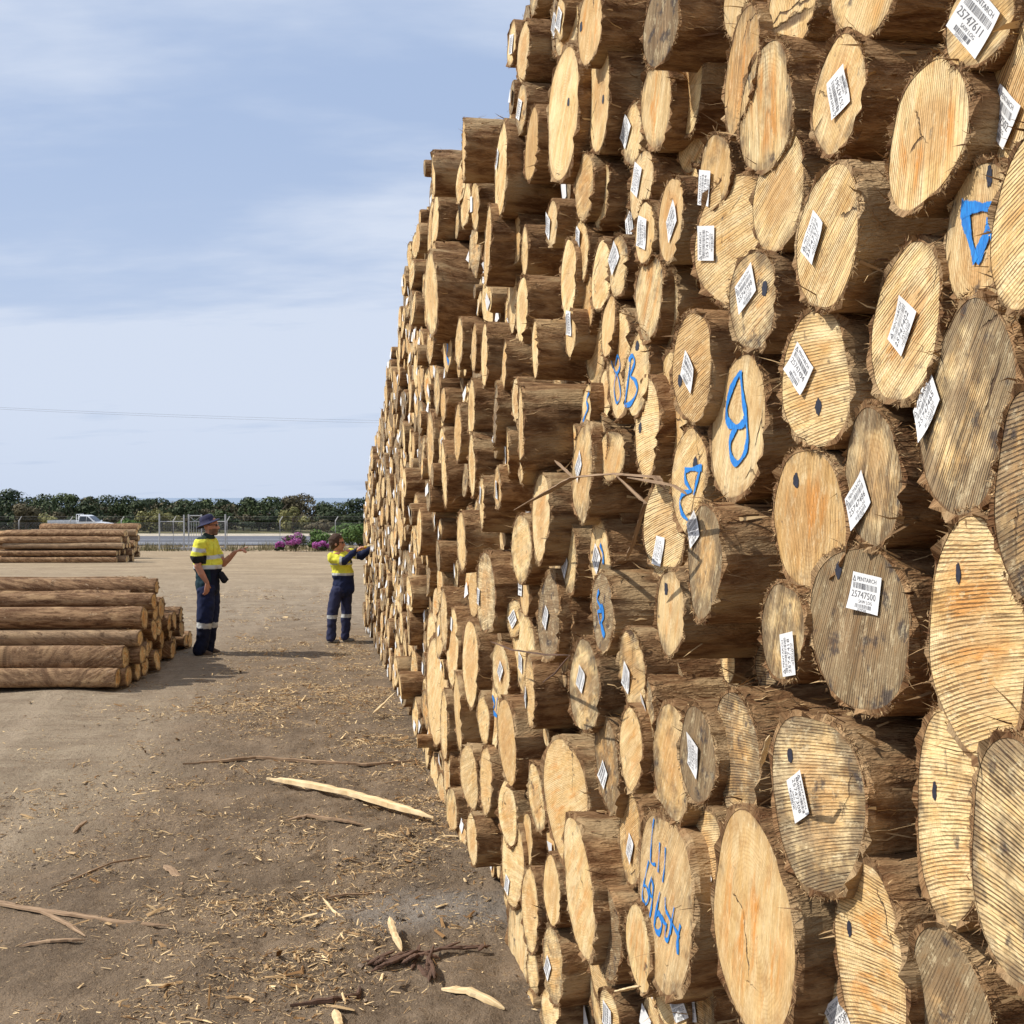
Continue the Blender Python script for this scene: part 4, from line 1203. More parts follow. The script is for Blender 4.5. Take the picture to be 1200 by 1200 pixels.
# torn bark hanging in the stack
def hang(pxs, p, wd, label, m, seed):
    mb = MB()
    for i, run in enumerate(pxs):
        pts = [tuple(wallpoint(x, y, p + .03 * math.sin(k + i))) for k, (x, y) in enumerate(run)]
        slab(mb, pts, wd if i == 0 else wd * .45, .004, seed + i)
    tag(mb.build('torn_bark', m), label, 'bark strip')
hang([[(602, 598), (640, 578), (672, 560), (720, 556), (770, 560), (780, 575)], [(672, 560), (650, 540)], [(720, 556), (756, 590), (741, 640), (733, 657)], [(735, 560), (790, 570), (805, 580)]], .22, .022, 'long torn bark strip sticking out level across the middle of the stack', M_BSTRIP, 70)
hang([[(575, 752), (600, 762), (640, 768), (668, 768)], [(668, 768), (650, 790), (636, 800)]], .2, .010, 'thin dark bark string looping across the lower middle of the stack', M_DBARK, 80)
hang([[(720, 1163), (735, 1160), (749, 1156)]], .2, .025, 'pale wood sliver poking out near the bottom of the stack', M_PALE, 90)
hang([[(891, 900), (897, 880), (902, 862)]], .15, .010, 'pale splinter between two tagged logs lower right of centre', M_PALE, 95)
# ================================================================= BACKGROUND
def mat_leaf(name, dark, lite):
    m, t, b = newmat(name)
    r, g, bb = t.sep(t.attr('rnd'))
    n = t.noise(t.node('ShaderNodeNewGeometry').outputs['Position'], 1.2, 3)
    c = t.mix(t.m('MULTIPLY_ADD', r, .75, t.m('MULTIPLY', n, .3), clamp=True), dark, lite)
    t.set(b.inputs['Base Color'], c)
    b.inputs['Roughness'].default_value = .7; b.inputs['Specular IOR Level'].default_value = .2
    return m
M_LEAF = {'dark': mat_leaf('dark coastal foliage', (.012, .022, .010), (.062, .080, .032)),
          'mid': mat_leaf('mid foliage', (.018, .032, .012), (.10, .125, .045)),
          'brown': mat_leaf('brownish foliage', (.045, .038, .02), (.17, .14, .075)),
          'olive': mat_leaf('olive foliage', (.05, .055, .018), (.34, .31, .12)),
          'green': mat_leaf('fresh green foliage', (.03, .06, .015), (.14, .22, .05)),
          'pink': mat_leaf('magenta blossom', (.25, .04, .20), (.62, .20, .52)),
          'weed': mat_leaf('dry weeds', (.06, .06, .025), (.30, .25, .13))}
M_TRUNK = plain('grey trunk', (.12, .09, .065), .9, scale=3)

def crown_mb(c, rx, ry, rz, N, leaf, seed, blobs=11, flat=.75):
    r = np.random.RandomState(seed)
    V = []; F = []; C = []
    bl = []
    for k in range(blobs):
        a = r.uniform(0, 6.28); q = r.uniform(.15, .72) ** .7
        bz = r.uniform(-.55, .62)
        q *= math.sqrt(max(.1, 1 - bz * bz * .8))
        bl.append((np.array([math.cos(a) * q, math.sin(a) * q, bz]), r.uniform(.26, .46), r.uniform(-.2, .2)))
    bl.append((np.zeros(3), .6, -.1))
    k = 0
    while k < N:
        b_, br, bc = bl[r.randint(len(bl))]
        d = r.normal(0, 1, 3); d /= np.linalg.norm(d)
        p = b_ + d * br * r.uniform(.72, 1.08)
        if p[2] < -1: continue
        P = np.array(c) + p * np.array([rx, ry, rz])
        n = d + r.normal(0, .32, 3); n /= np.linalg.norm(n)
        u = np.cross(n, r.normal(0, 1, 3)); u /= np.linalg.norm(u); v = np.cross(n, u)
        s = leaf * r.uniform(.5, 1.2)
        i = len(V)
        V += [P - u * s, P + v * s * .55, P + u * s, P - v * s * .55]
        F.append((i, i + 1, i + 2, i + 3))
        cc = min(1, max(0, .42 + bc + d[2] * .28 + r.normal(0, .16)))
        C += [(cc, 0, 0)] * 4
        k += 1
    return MB().add(V, F, rnd=np.array(C))

def tree(name, px, top_y, w_px, zc, kind, seed, label, cat='tree', N=2300, leaf=.17, group=None, base_lift=.0):
    P = at(px, zc)
    top = CAMH - (top_y - 583) * zc / FPX
    hgt = max(.4, top - P.z)
    rx = w_px * zc / FPX / 2 * (1.16 if cat == 'tree' else 1.0)
    root = empty(name, P)
    tag(root, label, cat, group)
    r = random.Random(seed)
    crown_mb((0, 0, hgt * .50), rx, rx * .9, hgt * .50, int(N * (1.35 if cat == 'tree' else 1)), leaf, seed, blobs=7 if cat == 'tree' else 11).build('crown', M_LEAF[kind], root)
    mb = MB()
    ht = hgt * .55
    mb.tube([(0, 0, -.1), (r.uniform(-.1, .1), 0, ht * .5), (r.uniform(-.2, .2), 0, ht)], [.035 * hgt, .028 * hgt, .012 * hgt], 7)
    for k in range(5):
        a = r.uniform(0, 6.28)
        mb.tube([(0, 0, ht * r.uniform(.15, .5)), (math.cos(a) * rx * .4, math.sin(a) * rx * .4, ht * .9), (math.cos(a) * rx * .65, math.sin(a) * rx * .65, hgt * .72)], [.018 * hgt, .012 * hgt, .005 * hgt], 5)
    mb.build('trunk' if cat == 'tree' else 'stem', M_TRUNK, root)
    return root

TREES = [(22, 567, 62, 124, 'dark'), (67, 577, 50, 120, 'mid'), (-32, 571, 66, 122, 'dark'), (-90, 575, 70, 124, 'dark'), (-160, 572, 80, 122, 'mid'), (98, 586, 42, 126, 'dark'), (114, 579, 42, 122, 'dark'), (133, 579, 44, 124, 'dark'),
         (158, 589, 40, 128, 'dark'), (181, 582, 48, 122, 'dark'), (205, 586, 38, 126, 'mid'), (222, 583, 40, 123, 'dark'), (243, 584, 38, 121, 'dark'), (262, 584, 40, 125, 'dark'), (285, 586, 42, 122, 'dark'),
         (314, 579, 48, 120, 'dark'), (338, 585, 40, 126, 'dark'), (356, 577, 54, 123, 'brown'), (383, 584, 46, 122, 'dark'), (408, 580, 58, 120, 'dark'), (442, 578, 60, 124, 'dark'), (480, 578, 56, 122, 'mid'), (530, 580, 64, 122, 'dark'), (590, 576, 70, 124, 'dark')]
KN = {'dark': 'dark green', 'mid': 'mid green', 'brown': 'brownish green'}
_rt = random.Random(12)
TREES = [(a, b_, c * _rt.uniform(.85, 1.35), d, e) for a, b_, c, d, e in TREES]
vis_t = [t_ for t_ in TREES if -10 < t_[0] < 450]
ends = {22: 'tallest rounded dark tree at the far left of the tree line', 67: 'mid green tree just right of the tallest left tree', 98: 'low dark tree above the white ute', 114: 'left half of the twin dark rounded trees right of the ute', 133: 'right half of the twin dark rounded trees right of the ute',
        158: 'low dark tree in the dip where the sea shows', 181: 'broad dark tree behind the olive bush left of the gate', 205: 'mid green tree above the left gate panel', 222: 'dark tree above the braced gate panel', 243: 'dark tree straight above the hat of the standing man',
        262: 'dark tree just right of the hatted man', 285: 'low dark tree in the notch right of the hatted man', 314: 'tall dark tree left of the yellow-flecked bush', 338: 'low dark tree behind the yellow-flecked bush', 356: 'tall brownish green spreading tree behind the yellow-flecked bush', 383: 'low dark tree above the crouching-height dip left of the stack', 408: 'broad dark tree next to the far edge of the stack'}
ends[383] = 'low dark tree above the worker with raised arms'
for i, (x, ty_, wp, zc, kind) in enumerate(TREES):
    lab = ends.get(x, f'{KN[kind]} coastal tree beyond the road, mostly hidden or outside the view')
    tree('coastal_tree', x, ty_, wp, zc, kind, 400 + i, lab, group='trees beyond the road')
# low scrub between the trees
for i in range(60):
    x = -180 + (i % 34) * 19 + (i // 34) * 9
    tree('scrub_bush', x, (596 if i < 34 else 579) + (i * 7 % 10), 44 if i < 34 else 44 + (i * 13) % 44, (109 if i < 34 else 114) + (i * 5 % 6), ['dark', 'brown', 'dark', 'mid'][i % 4], 700 + i, 'low dense scrub along the far side of the road under the trees', 'bush', N=900, leaf=.17, group='low scrub under the trees')
BUSH = [(57, 599, 30, 103.5, 'olive', 'yellow-olive bush behind the pile, left of the white ute'), (31, 590, 34, 106, 'brown', 'brownish rounded bush left of the yellow-olive one'), (176, 597, 34, 105, 'olive', 'large yellow-olive bush left of the gate'),
        (203, 600, 28, 106, 'olive', 'smaller olive bush seen through the gate'), (343, 590, 38, 105, 'olive', 'tall yellow-flecked green bush left of centre beyond the fence'), (375, 608, 40, 104, 'brown', 'dry brownish bush right of the yellow-flecked bush'),
        (148, 607, 30, 104, 'green', 'bright green low bush right of the white ute'), (404, 612, 34, 103, 'green', 'green bush above the magenta flowers, near the stack')]
for i, (x, ty_, wp, zc, kind, lab) in enumerate(BUSH):
    tree('bush', x, ty_, wp, zc, kind, 800 + i, lab, 'bush', N=1600, leaf=.15)
tree('bush', 422, 606, 66, 61, 'green', 850, 'large fresh green bush hard against the far end of the stack', 'bush', N=3200, leaf=.09)
tree('bush', 372, 619, 34, 63, 'green', 851, 'dark leafy green shrub between the two magenta flowering plants', 'bush', N=1500, leaf=.08)
def flower(px, ty_, wp, zc, seed, label):
    r = tree('flowering_shrub', px, ty_ + 2, wp, zc, 'mid', seed, label, 'flowering shrub', N=900, leaf=.06)
    P = at(px, zc); hgt = CAMH - (ty_ - 583) * zc / FPX - P.z; rx = wp * zc / FPX / 2
    m_ = crown_mb((0, -.05, hgt * .62), rx, rx * .9, hgt * .42, 1500, .05, seed + 9)
    m_.build('blossom', M_LEAF['pink'], r)
flower(347, 624, 32, 62, 860, 'larger magenta flowering shrub left of the worker')
flower(376, 634, 20, 61.5, 861, 'smaller magenta flowering shrub just left of the worker')
flower(328, 634, 13, 62.5, 862, 'smallest dull pink flowering shrub, left of the larger ones')

# weeds strip along the yard edge
r = np.random.RandomState(3); V = []; F = []; C = []
for k in range(9000):
    px = r.uniform(-150, 470); zc = r.uniform(62.3, 67.5)
    dens = vnoise(px * .07, zc * .5, 5) * .5 + .5
    if r.rand() > dens ** 1.2: continue
    P = at(px, zc); h = r.uniform(.08, .42) * (.5 + dens); a = r.uniform(0, 3.14); wd = .02
    tipx, tipy = r.normal(0, .1, 2)
    i = len(V)
    V += [(P.x - math.cos(a) * wd, P.y - math.sin(a) * wd, P.z - .02), (P.x + math.cos(a) * wd, P.y + math.sin(a) * wd, P.z - .02), (P.x + tipx, P.y + tipy, P.z + h)]
    F.append((i, i + 1, i + 2)); c = r.uniform(0, 1); C += [(c, 0, 0)] * 3
tag(MB().add(V, F, rnd=np.array(C)).build('weeds', M_LEAF['weed']), 'dry grass and weeds along the fence line', 'grass', kind='stuff')

# fence and gate
M_GALV = plain('galvanised steel', (.42, .43, .44), .5, .4, var=.1)
M_CONC = plain('concrete', (.45, .43, .40), .9)
def mat_mesh():
    m, t, b = newmat('chain link mesh')
    P = t.node('ShaderNodeTexCoord').outputs['UV']
    la = t.attr('luv'); x, y, z = t.sep(la)
    f = 2 * math.pi / .085
    a = t.m('ABSOLUTE', t.m('SINE', t.m('MULTIPLY', t.m('ADD', x, y), f / 2)))
    c = t.m('ABSOLUTE', t.m('SINE', t.m('MULTIPLY', t.m('SUBTRACT', x, y), f / 2)))
    al = t.m('LESS_THAN', t.m('MINIMUM', a, c), .085)
    b.inputs['Base Color'].default_value = (.33, .33, .33, 1); b.inputs['Roughness'].default_value = .6
    t.set(b.inputs['Alpha'], al)
    return m
M_MESH = mat_mesh()
def panel(mb, P0, P1, h0, h1):
    L_ = (P1 - P0).length
    mb.add([(P0.x, P0.y, P0.z + h0), (P1.x, P1.y, P1.z + h0), (P1.x, P1.y, P1.z + h1), (P0.x, P0.y, P0.z + h1)], [(0, 1, 2, 3)], luv=np.array([(0, h0, 0), (L_, h0, 0), (L_, h1, 0), (0, h1, 0)]))
fence = empty('chain_link_fence', at(-220, 67)); tag(fence, 'long galvanised chain-link fence with angled barbed-wire arms along the road', 'fence')
F0 = fence.location.copy()
fx = [-220, -160, -100, -39, 22, 82, 142, 203, 266, 328, 393, 455, 520, 585]
pts = [at(x, 67) - F0 for x in fx]
arm = CR * .16 + Vector((0, 0, .26))
M_BARB = plain('dull wire', (.16, .16, .16), .7)
for p in pts:
    mb = MB(); mb.tube([p + Vector((0, 0, -.1)), p + Vector((0, 0, 1.6)), p + Vector((0, 0, 1.6)) + arm], [.032, .032, .026], 6)
    mb.build('post', M_GALV, fence)
mb = MB()
for a, b_ in zip(pts[:-1], pts[1:]): panel(mb, a, b_, .03, 1.5)
mb.build('wire_mesh', M_MESH, fence)
for k, f_ in enumerate((.3, .65, 1.0)):
    mb = MB()
    for a, b_ in zip(pts[:-1], pts[1:]): mb.tube([a + Vector((0, 0, 1.6)) + arm * f_, b_ + Vector((0, 0, 1.6)) + arm * f_], .005, 3, cap=False)
    mb.build('barbed_wire', M_BARB, fence)
mb = MB()
for a, b_ in zip(pts[:-1], pts[1:]): mb.tube([a + Vector((0, 0, 1.5)), b_ + Vector((0, 0, 1.5))], .006, 4, cap=False)
mb.build('top_wire', M_BARB, fence)
gate = empty('yard_gate', at(186.7, 64)); tag(gate, 'wide galvanised mesh yard gate with a braced narrow middle panel', 'gate')
G0 = gate.location.copy()
def gpt(px, h): 
    p = at(px, 64) - G0; return Vector((p.x, p.y, p.z + h))
for px_, h_ in ((186.7, 2.0), (215.5, 1.95), (221, 1.97), (236, 1.97), (264, 1.98)):
    mb = MB(); mb.tube([gpt(px_, -.1), gpt(px_, h_)], .04, 8); mb.build('post', M_GALV, gate)
mb = MB()
for a, b_ in ((186.7, 215.5), (221, 236), (236, 264)):
    for h_ in (.12, 1.58): mb.tube([gpt(a, h_), gpt(b_, h_)], .026, 6)
mb.tube([gpt(221, 1.9), gpt(236, 1.9)], .026, 6)
mb.build('rail', M_GALV, gate)
mb = MB(); mb.tube([gpt(221.5, 1.88), gpt(228.5, 1.6), gpt(235.5, 1.88)], .018, 6); mb.build('brace', M_GALV, gate)
for k in range(4):
    mb = MB(); mb.tube([gpt(224 + k * 3, .12), gpt(224 + k * 3, 1.58)], .014, 5); mb.build('bar', M_GALV, gate)
mb = MB()
for a, b_ in ((186.7, 215.5), (236, 264)):
    A_, B_ = gpt(a, 0), gpt(b_, 0); panel(mb, A_, B_, .12, 1.58)
mb.build('wire_mesh', M_MESH, gate)
mb = MB(); q = gpt(217, .07); mb.box(q, (.7, .3, .2), rz=-PSI); mb.build('footing', M_CONC, gate)

# power line
for px_, zc, lab in ((-330, 84, 'wooden power pole far to the left'), (700, 112, 'wooden power pole beyond the stack')):
    root = empty('power_pole', at(px_, zc)); tag(root, lab, 'power pole')
    MB().tube([(0, 0, -.3), (0, 0, 10.6)], [.16, .11], 10).build('pole', M_TRUNK, root)
    MB().box((0, 0, 10.0), (.1, 2.0, .12), rz=math.pi / 2 * 0).build('crossarm', M_TRUNK, root)
M_WIRE = plain('aluminium wire', (.22, .22, .22), .5)
for k, (dz, lab) in enumerate(((0, 'upper of two thin overhead wires crossing the sky'), (-.22, 'lower of two thin overhead wires crossing the sky'))):
    pts_ = []
    a = at(-330, 84, 9.65 + dz * .4); b_ = at(700, 112, 9.25 + dz * 1.2)
    for q in range(41):
        s = q / 40; p = a.lerp(b_, s); p.z -= 1.1 * 4 * s * (1 - s) * .55; pts_.append(p)
    tag(MB().tube(pts_, .007, 4, cap=False).build('power_line', M_WIRE), lab, 'power line')

# ute
M_WHITE = plain('white car paint', (.78, .79, .80), .3, var=.02)
M_GLASS = plain('dark glass', (.03, .04, .05), .12, var=.05)
M_TYRE = plain('tyre rubber', (.025, .025, .025), .9)
M_ALLOY = plain('alloy tray', (.55, .56, .57), .45, .5)
uroot = empty('parked_ute', at(131, 99.5), -PSI); tag(uroot, 'white flat-tray ute parked beyond the road behind the far log pile', 'ute')
uroot.location.z += .06
prof = [(-.02, .45), (0, .7), (-.08, .93), (-.5, 1.02), (-1.15, 1.08), (-1.72, 1.58), (-1.95, 1.66), (-2.42, 1.67), (-2.55, 1.5), (-2.58, .42), (-1.3, .36), (-.5, .36)]
V = []; n = len(prof)
for y, ins in ((-.86, .0), (-.80, 1), (.80, 1), (.86, 0)):
    for x, z in prof:
        yy = y
        if z > 1.1: yy = y * (1 - .16 * (z - 1.1) / .57)
        if ins == 0: V.append((x * .98 - .02, yy, .9 + (z - .9) * .95))
        else: V.append((x, yy, z))
F = [tuple(range(n)), tuple(range(3 * n, 4 * n))[::-1]]
for k in range(3):
    for i in range(n): F.append((k * n + i, k * n + (i + 1) % n, (k + 1) * n + (i + 1) % n, (k + 1) * n + i)[::-1])
MB().add(V, F).build('body', M_WHITE, uroot)
for sy in (-1, 1):
    y0, y1 = sy * .845, sy * .80
    MB().add([(-1.28, y0 + sy * .01, 1.12), (-1.78, y1 - sy * .01, 1.53), (-1.82, y1 - sy * .01, 1.53), (-1.85, y0 + sy * .01, 1.12)], [(0, 1, 2, 3)]).build('side_window', M_GLASS, uroot)
    MB().add([(-1.90, y0 + sy * .01, 1.12), (-1.86, y1 - sy * .01, 1.54), (-2.40, y1 - sy * .01, 1.56), (-2.48, y0 + sy * .01, 1.12)], [(0, 1, 2, 3)]).build('side_window', M_GLASS, uroot)
    MB().box((-1.2, sy * .95, 1.15), (.1, .14, .14)).build('mirror', M_WHITE, uroot)
    MB().box((.0, sy * .62, .80), (.06, .34, .15)).build('headlight', M_ALLOY, uroot)
MB().add([(-1.20, -.70, 1.13), (-1.20, .70, 1.13), (-1.68, .63, 1.55), (-1.68, -.63, 1.55)], [(0, 1, 2, 3)]).build('windscreen', M_GLASS, uroot).location = (.03, 0, .03)
mb = MB(); mb.box((-3.88, 0, .98), (2.4, 1.86, .06)); 
for sy in (-1, 1): mb.box((-3.88, sy * .91, 1.11), (2.4, .03, .22))
mb.box((-5.07, 0, 1.11), (.03, 1.86, .22)); mb.build('tray', M_ALLOY, uroot)
mb = MB()
for y in (-.8, -.3, .3, .8): mb.tube([(-2.7, y, 1.0), (-2.7, y, 1.72)], .025, 6)
mb.tube([(-2.7, -.82, 1.72), (-2.7, .82, 1.72)], .03, 6); mb.tube([(-2.7, -.82, 1.4), (-2.7, .82, 1.4)], .02, 6)
mb.build('headboard', M_WHITE, uroot)
MB().box((-3.8, 0, .72), (2.2, .8, .16)).build('chassis', M_TYRE, uroot)
for x in (-.82, -3.85):
    for sy in (-1, 1):
        mb = MB(); mb.tube([(x, sy * .60, .36), (x, sy * .84, .36)], [.36, .36], 20); w_ = mb.build('wheel', M_TYRE, uroot)
        MB().tube([(x, sy * .80, .36), (x, sy * .85, .36)], [.21, .19], 16).build('rim', M_ALLOY, w_)
# ================================================================= PEOPLE
def mat_vc(name, rough=.85, bump=0.0):
    m, t, b = newmat(name)
    c = t.attr('vcol')
    n = t.noise(t.node('ShaderNodeTexCoord').outputs['Object'], 14, 3)
    t.set(b.inputs['Base Color'], t.mix(t.ss(n, .35, .7, 0, .4), c, t.vm('MULTIPLY', c, (.55, .55, .55))))
    b.inputs['Roughness'].default_value = rough; b.inputs['Specular IOR Level'].default_value = .25
    return m
M_SKIN = mat_vc('skin', .6); M_CLOTH = mat_vc('work cloth', .9)

def capsule(mb, p1, p2, r1, r2, sy=1.0, n=14):
    p1 = np.array(p1, float); p2 = np.array(p2, float)
    ax = p2 - p1; L_ = np.linalg.norm(ax); ax = ax / (L_ + 1e-9)
    ref = np.array([0, 1, 0]) if abs(ax[1]) < .85 else np.array([1, 0, 0])
    v = ref - ax * ref.dot(ax); v /= np.linalg.norm(v); u = np.cross(v, ax)
    V = []; rings = []
    for k in range(5):
        a = -math.pi / 2 + (k + .5) * math.pi / 2 / 5
        rings.append((p1 + ax * r1 * math.sin(a), r1 * math.cos(a)))
    for k in range(5):
        a = (k + .5) * math.pi / 2 / 5
        rings.append((p2 + ax * r2 * math.sin(a), r2 * math.cos(a)))
    for c, r in rings:
        for i in range(n):
            t = 2 * math.pi * i / n
            V.append(c + u * r * math.cos(t) + v * r * sy * math.sin(t))
    F = []
    for k in range(len(rings) - 1):
        for i in range(n): F.append((k * n + i, k * n + (i + 1) % n, (k + 1) * n + (i + 1) % n, (k + 1) * n + i))
    F += [tuple(range(n))[::-1], tuple(range((len(rings) - 1) * n, len(rings) * n))]
    mb.add(V, F)
def ellip(mb, c, r, rotY=0.0, n=16):
    V = []; F = []
    m_ = n // 2
    ca, sa = math.cos(rotY), math.sin(rotY)
    for k in range(m_):
        a = -math.pi / 2 + (k + .5) * math.pi / m_
        for i in range(n):
            t = 2 * math.pi * i / n
            x = r[0] * math.cos(a) * math.cos(t); y = r[1] * math.cos(a) * math.sin(t); z = r[2] * math.sin(a)
            V.append((c[0] + x * ca + z * sa, c[1] + y, c[2] - x * sa + z * ca))
    for k in range(m_ - 1):
        for i in range(n): F.append((k * n + i, k * n + (i + 1) % n, (k + 1) * n + (i + 1) % n, (k + 1) * n + i))
    F += [tuple(range(n))[::-1], tuple(range((m_ - 1) * n, m_ * n))]
    mb.add(V, F)
def melt(name, mb, voxel, smooth, colfn, mat, parent, wrinkle=0.0, wf=14.0):
    me = bpy.data.meshes.new('tmp'); me.from_pydata(np.concatenate(mb.v).tolist(), [], mb.f); me.update()
    ob = bpy.data.objects.new('tmp', me); COL.objects.link(ob)
    rm = ob.modifiers.new('r', 'REMESH'); rm.mode = 'VOXEL'; rm.voxel_size = voxel
    if smooth:
        s = ob.modifiers.new('s', 'SMOOTH'); s.factor = .5; s.iterations = smooth
    bpy.context.view_layer.update()
    dg = bpy.context.evaluated_depsgraph_get()
    m2 = bpy.data.meshes.new_from_object(ob.evaluated_get(dg)); m2.name = name
    COL.objects.unlink(ob); bpy.data.objects.remove(ob); bpy.data.meshes.remove(me)
    N = len(m2.vertices); co = np.zeros(N * 3, np.float32); m2.vertices.foreach_get('co', co); co = co.reshape(-1, 3)
    if wrinkle:
        no = np.zeros(N * 3, np.float32); m2.vertices.foreach_get('normal', no); no = no.reshape(-1, 3)
        d = vnoise(co[:, 0] * wf + co[:, 1] * wf * .8, co[:, 2] * wf, 31) + .5 * vnoise(co[:, 0] * wf * 2.2, co[:, 2] * wf * 2.4 + co[:, 1] * wf, 32)
        m2.vertices.foreach_set('co', (co + no * (d * wrinkle)[:, None]).ravel())
    cols = np.array([colfn(*c) for c in co], np.float32)
    a = m2.attributes.new('vcol', 'FLOAT_VECTOR', 'POINT'); a.data.foreach_set('vector', cols.ravel())
    m2.polygons.foreach_set('use_smooth', [True] * len(m2.polygons))
    m2.materials.clear(); m2.materials.append(mat)
    o_ = bpy.data.objects.new(name, m2); COL.objects.link(o_); o_.parent = parent
    return o_
def hand(mb, wrist, d, nrm, curls, thumb_side, sc=1.0):
    """palm from wrist along d; nrm = back-of-hand normal; curls per finger in radians (index..little)"""
    w_ = Vector(wrist); d = Vector(d).normalized(); n_ = Vector(nrm).normalized(); n_ = (n_ - d * n_.dot(d)).normalized()
    s = d.cross(n_).normalized() * thumb_side
    for k in (-.028, -.010, .010, .028):
        capsule(mb, w_ + s * k * .6 * sc, w_ + d * .085 * sc + s * k * sc, .015 * sc, .013 * sc)
    for k, (off, ln) in enumerate(((.031, .078), (.011, .085), (-.010, .078), (-.030, .062))):
        b_ = w_ + d * .088 * sc + s * off * sc; c = curls[k]
        dd = d; p = b_
        for q, f_ in enumerate((.45, .32, .23)):
            ang = c * (.6 + .4 * q)
            dd = (dd * math.cos(ang) - n_ * math.sin(ang)).normalized()
            nn = n_
            p2 = p + dd * ln * f_ * sc
            capsule(mb, p, p2, .0098 * sc, .0088 * sc, n=8); p = p2
            n_2 = (n_ * math.cos(ang) + d * math.sin(ang))
    p = w_ + d * .025 * sc + s * .028 * sc
    t1 = p + (d * .7 + s * .75 - n_ * .3).normalized() * .042 * sc
    capsule(mb, p, t1, .0135 * sc, .0115 * sc, n=8)
    capsule(mb, t1, t1 + (d * .95 + s * .2 - n_ * .35).normalized() * .034 * sc, .0115 * sc, .009 * sc, n=8)

SK = (.50, .24, .155); NAVY = (.012, .018, .055); DNAVY = (.008, .011, .03); YEL = (.74, .71, .075); SILV = (.50, .51, .50); TEAL = (.012, .035, .048)

# ---------------- man in the hat
s_ = 15.7 / FPX
man = empty('person', cw((243 - 600) / FPX * 15.7, 15.7), -PSI)
tag(man, 'standing man in navy brimmed hat, yellow and navy hi-vis shirt, pointing to the right', 'person')
def q(px, py, y=0.0): return ((px - 243) * s_, y, (768.5 - py) * s_)
def inv(x, z): return 243 + x / s_, 768.5 - z / s_
b = MB()
ellip(b, q(246.8, 615.5), (.098, .080, .105)); ellip(b, q(250.4, 620.5), (.062, .058, .085), rotY=.15); ellip(b, q(252.2, 626.0), (.036, .040, .028))
capsule(b, q(254.0, 615.5), q(256.3, 619.5), .009, .016); ellip(b, q(253.8, 614.2), (.018, .055, .014)); ellip(b, q(254.5, 623.2), (.014, .026, .010)); ellip(b, q(254.3, 621.5), (.014, .028, .007))
for sy in (-1, 1): ellip(b, q(246.3, 618.5, sy * .080), (.020, .013, .032)); ellip(b, q(253.3, 617.0, sy * .028), (.012, .014, .010))
capsule(b, q(246.5, 621), q(243.5, 633), .060, .060, 1.05)
capsule(b, q(241, 641), q(243.5, 665), .09, .14, 1.2); capsule(b, q(243.5, 665), q(243.5, 690), .14, .12, 1.2); capsule(b, q(241, 637.5, -.16), q(243, 637.5, .16), .065, .065)
NS, NE, NW = q(240, 637.5, -.185), q(237.0, 663, -.245), q(247.3, 682.5, -.215)
capsule(b, NS, NE, .056, .046); capsule(b, NE, q(241.5, 672, -.235), .045, .046); capsule(b, q(241.5, 672, -.235), NW, .046, .028, .9)
hand(b, q(247.6, 684.0, -.215), (-.10, .05, -1), (.75, -.65, 0), (.25, .3, .38, .45), -1)
FS, FE, FW = q(245, 638.5, .185), q(257.5, 662.5, .20), q(273.0, 648.5, .10)
capsule(b, FS, FE, .054, .046); capsule(b, FE, q(264, 656.5, .17), .044, .043); capsule(b, q(264, 656.5, .17), FW, .043, .028, .9)
hand(b, q(273.8, 647.9, .10), (1, -.1, .42), (-.35, .0, 1), (.05, .95, 1.15, 1.2), -1)
for (hx, kx, ax_, y0, y1, y2) in ((241.5, 243.3, 236.5, -.085, -.10, -.10), (245, 246.5, 241.5, .085, .10, .12)):
    capsule(b, q(hx, 690, y0), q(kx, 727, y1), .085, .058); capsule(b, q(kx, 727, y1), q(ax_, 763, y2), .056, .038)
def skin_col(x, y, z):
    px, py = inv(x, z)
    if py < 632 and px > 249.5 and py > 620.5 and not (px > 254.5 and 620.5 < py < 624): return (.16, .085, .055)     # short beard
    if 621 < py < 627 and px > 246.5: return (.20, .11, .07)
    if 620.8 < py < 622.6 and px > 254: return (.40, .15, .12)
    if py < 615.5 and px < 248 : return (.10, .06, .04)
    return SK
melt('body', b, .0062, 3, skin_col, M_SKIN, man)
# shirt
b = MB()
capsule(b, q(240.3, 638.5, -.15), q(243, 638.5, .15), .085, .085)
ellip(b, q(241.8, 647), (.150, .205, .185)); ellip(b, q(243.6, 663.5), (.192, .215, .20))
capsule(b, q(243.6, 666), q(242.9, 683), .175, .158, 1.1)
V_ = []
capsule(b, NS, q(236.4, 654.5, -.240), .092, .083); capsule(b, FS, q(250.5, 652.5, .205), .086, .078)
capsule(b, q(244.5, 630.5), q(243.0, 635), .074, .094, 1.1)
def shirt_col(x, y, z):
    px, py = inv(x, z)
    if py < 632.2: return (.02, .035, .03)
    sleeve = (y < -.165 and px < 246 and py < 661)
    if sleeve:
        if py > 651.5: return (.018, .018, .02)
        if 642.2 < py + (px - 238) * -.12 < 646.8: return SILV
        return YEL
    if py > 666.8: return TEAL if px < 250 else DNAVY
    if py > 662.6: return SILV
    if 651.2 < py + (px - 250) * .05 < 655.6: return SILV
    if abs(px - 252) < .35 and py > 636 and y < -.05: return (.55, .52, .04)
    return YEL
melt('shirt', b, .0085, 4, shirt_col, M_CLOTH, man, wrinkle=.012, wf=12)
b = MB(); capsule(b, q(242.9, 685), q(243.0, 689), .165, .160, 1.1)
melt('shirt_tail', b, .010, 2, lambda x, y, z: TEAL if x < .05 else DNAVY, M_CLOTH, man, wrinkle=.006, wf=15)
b = MB()
ellip(b, q(243.6, 689), (.150, .185, .13))
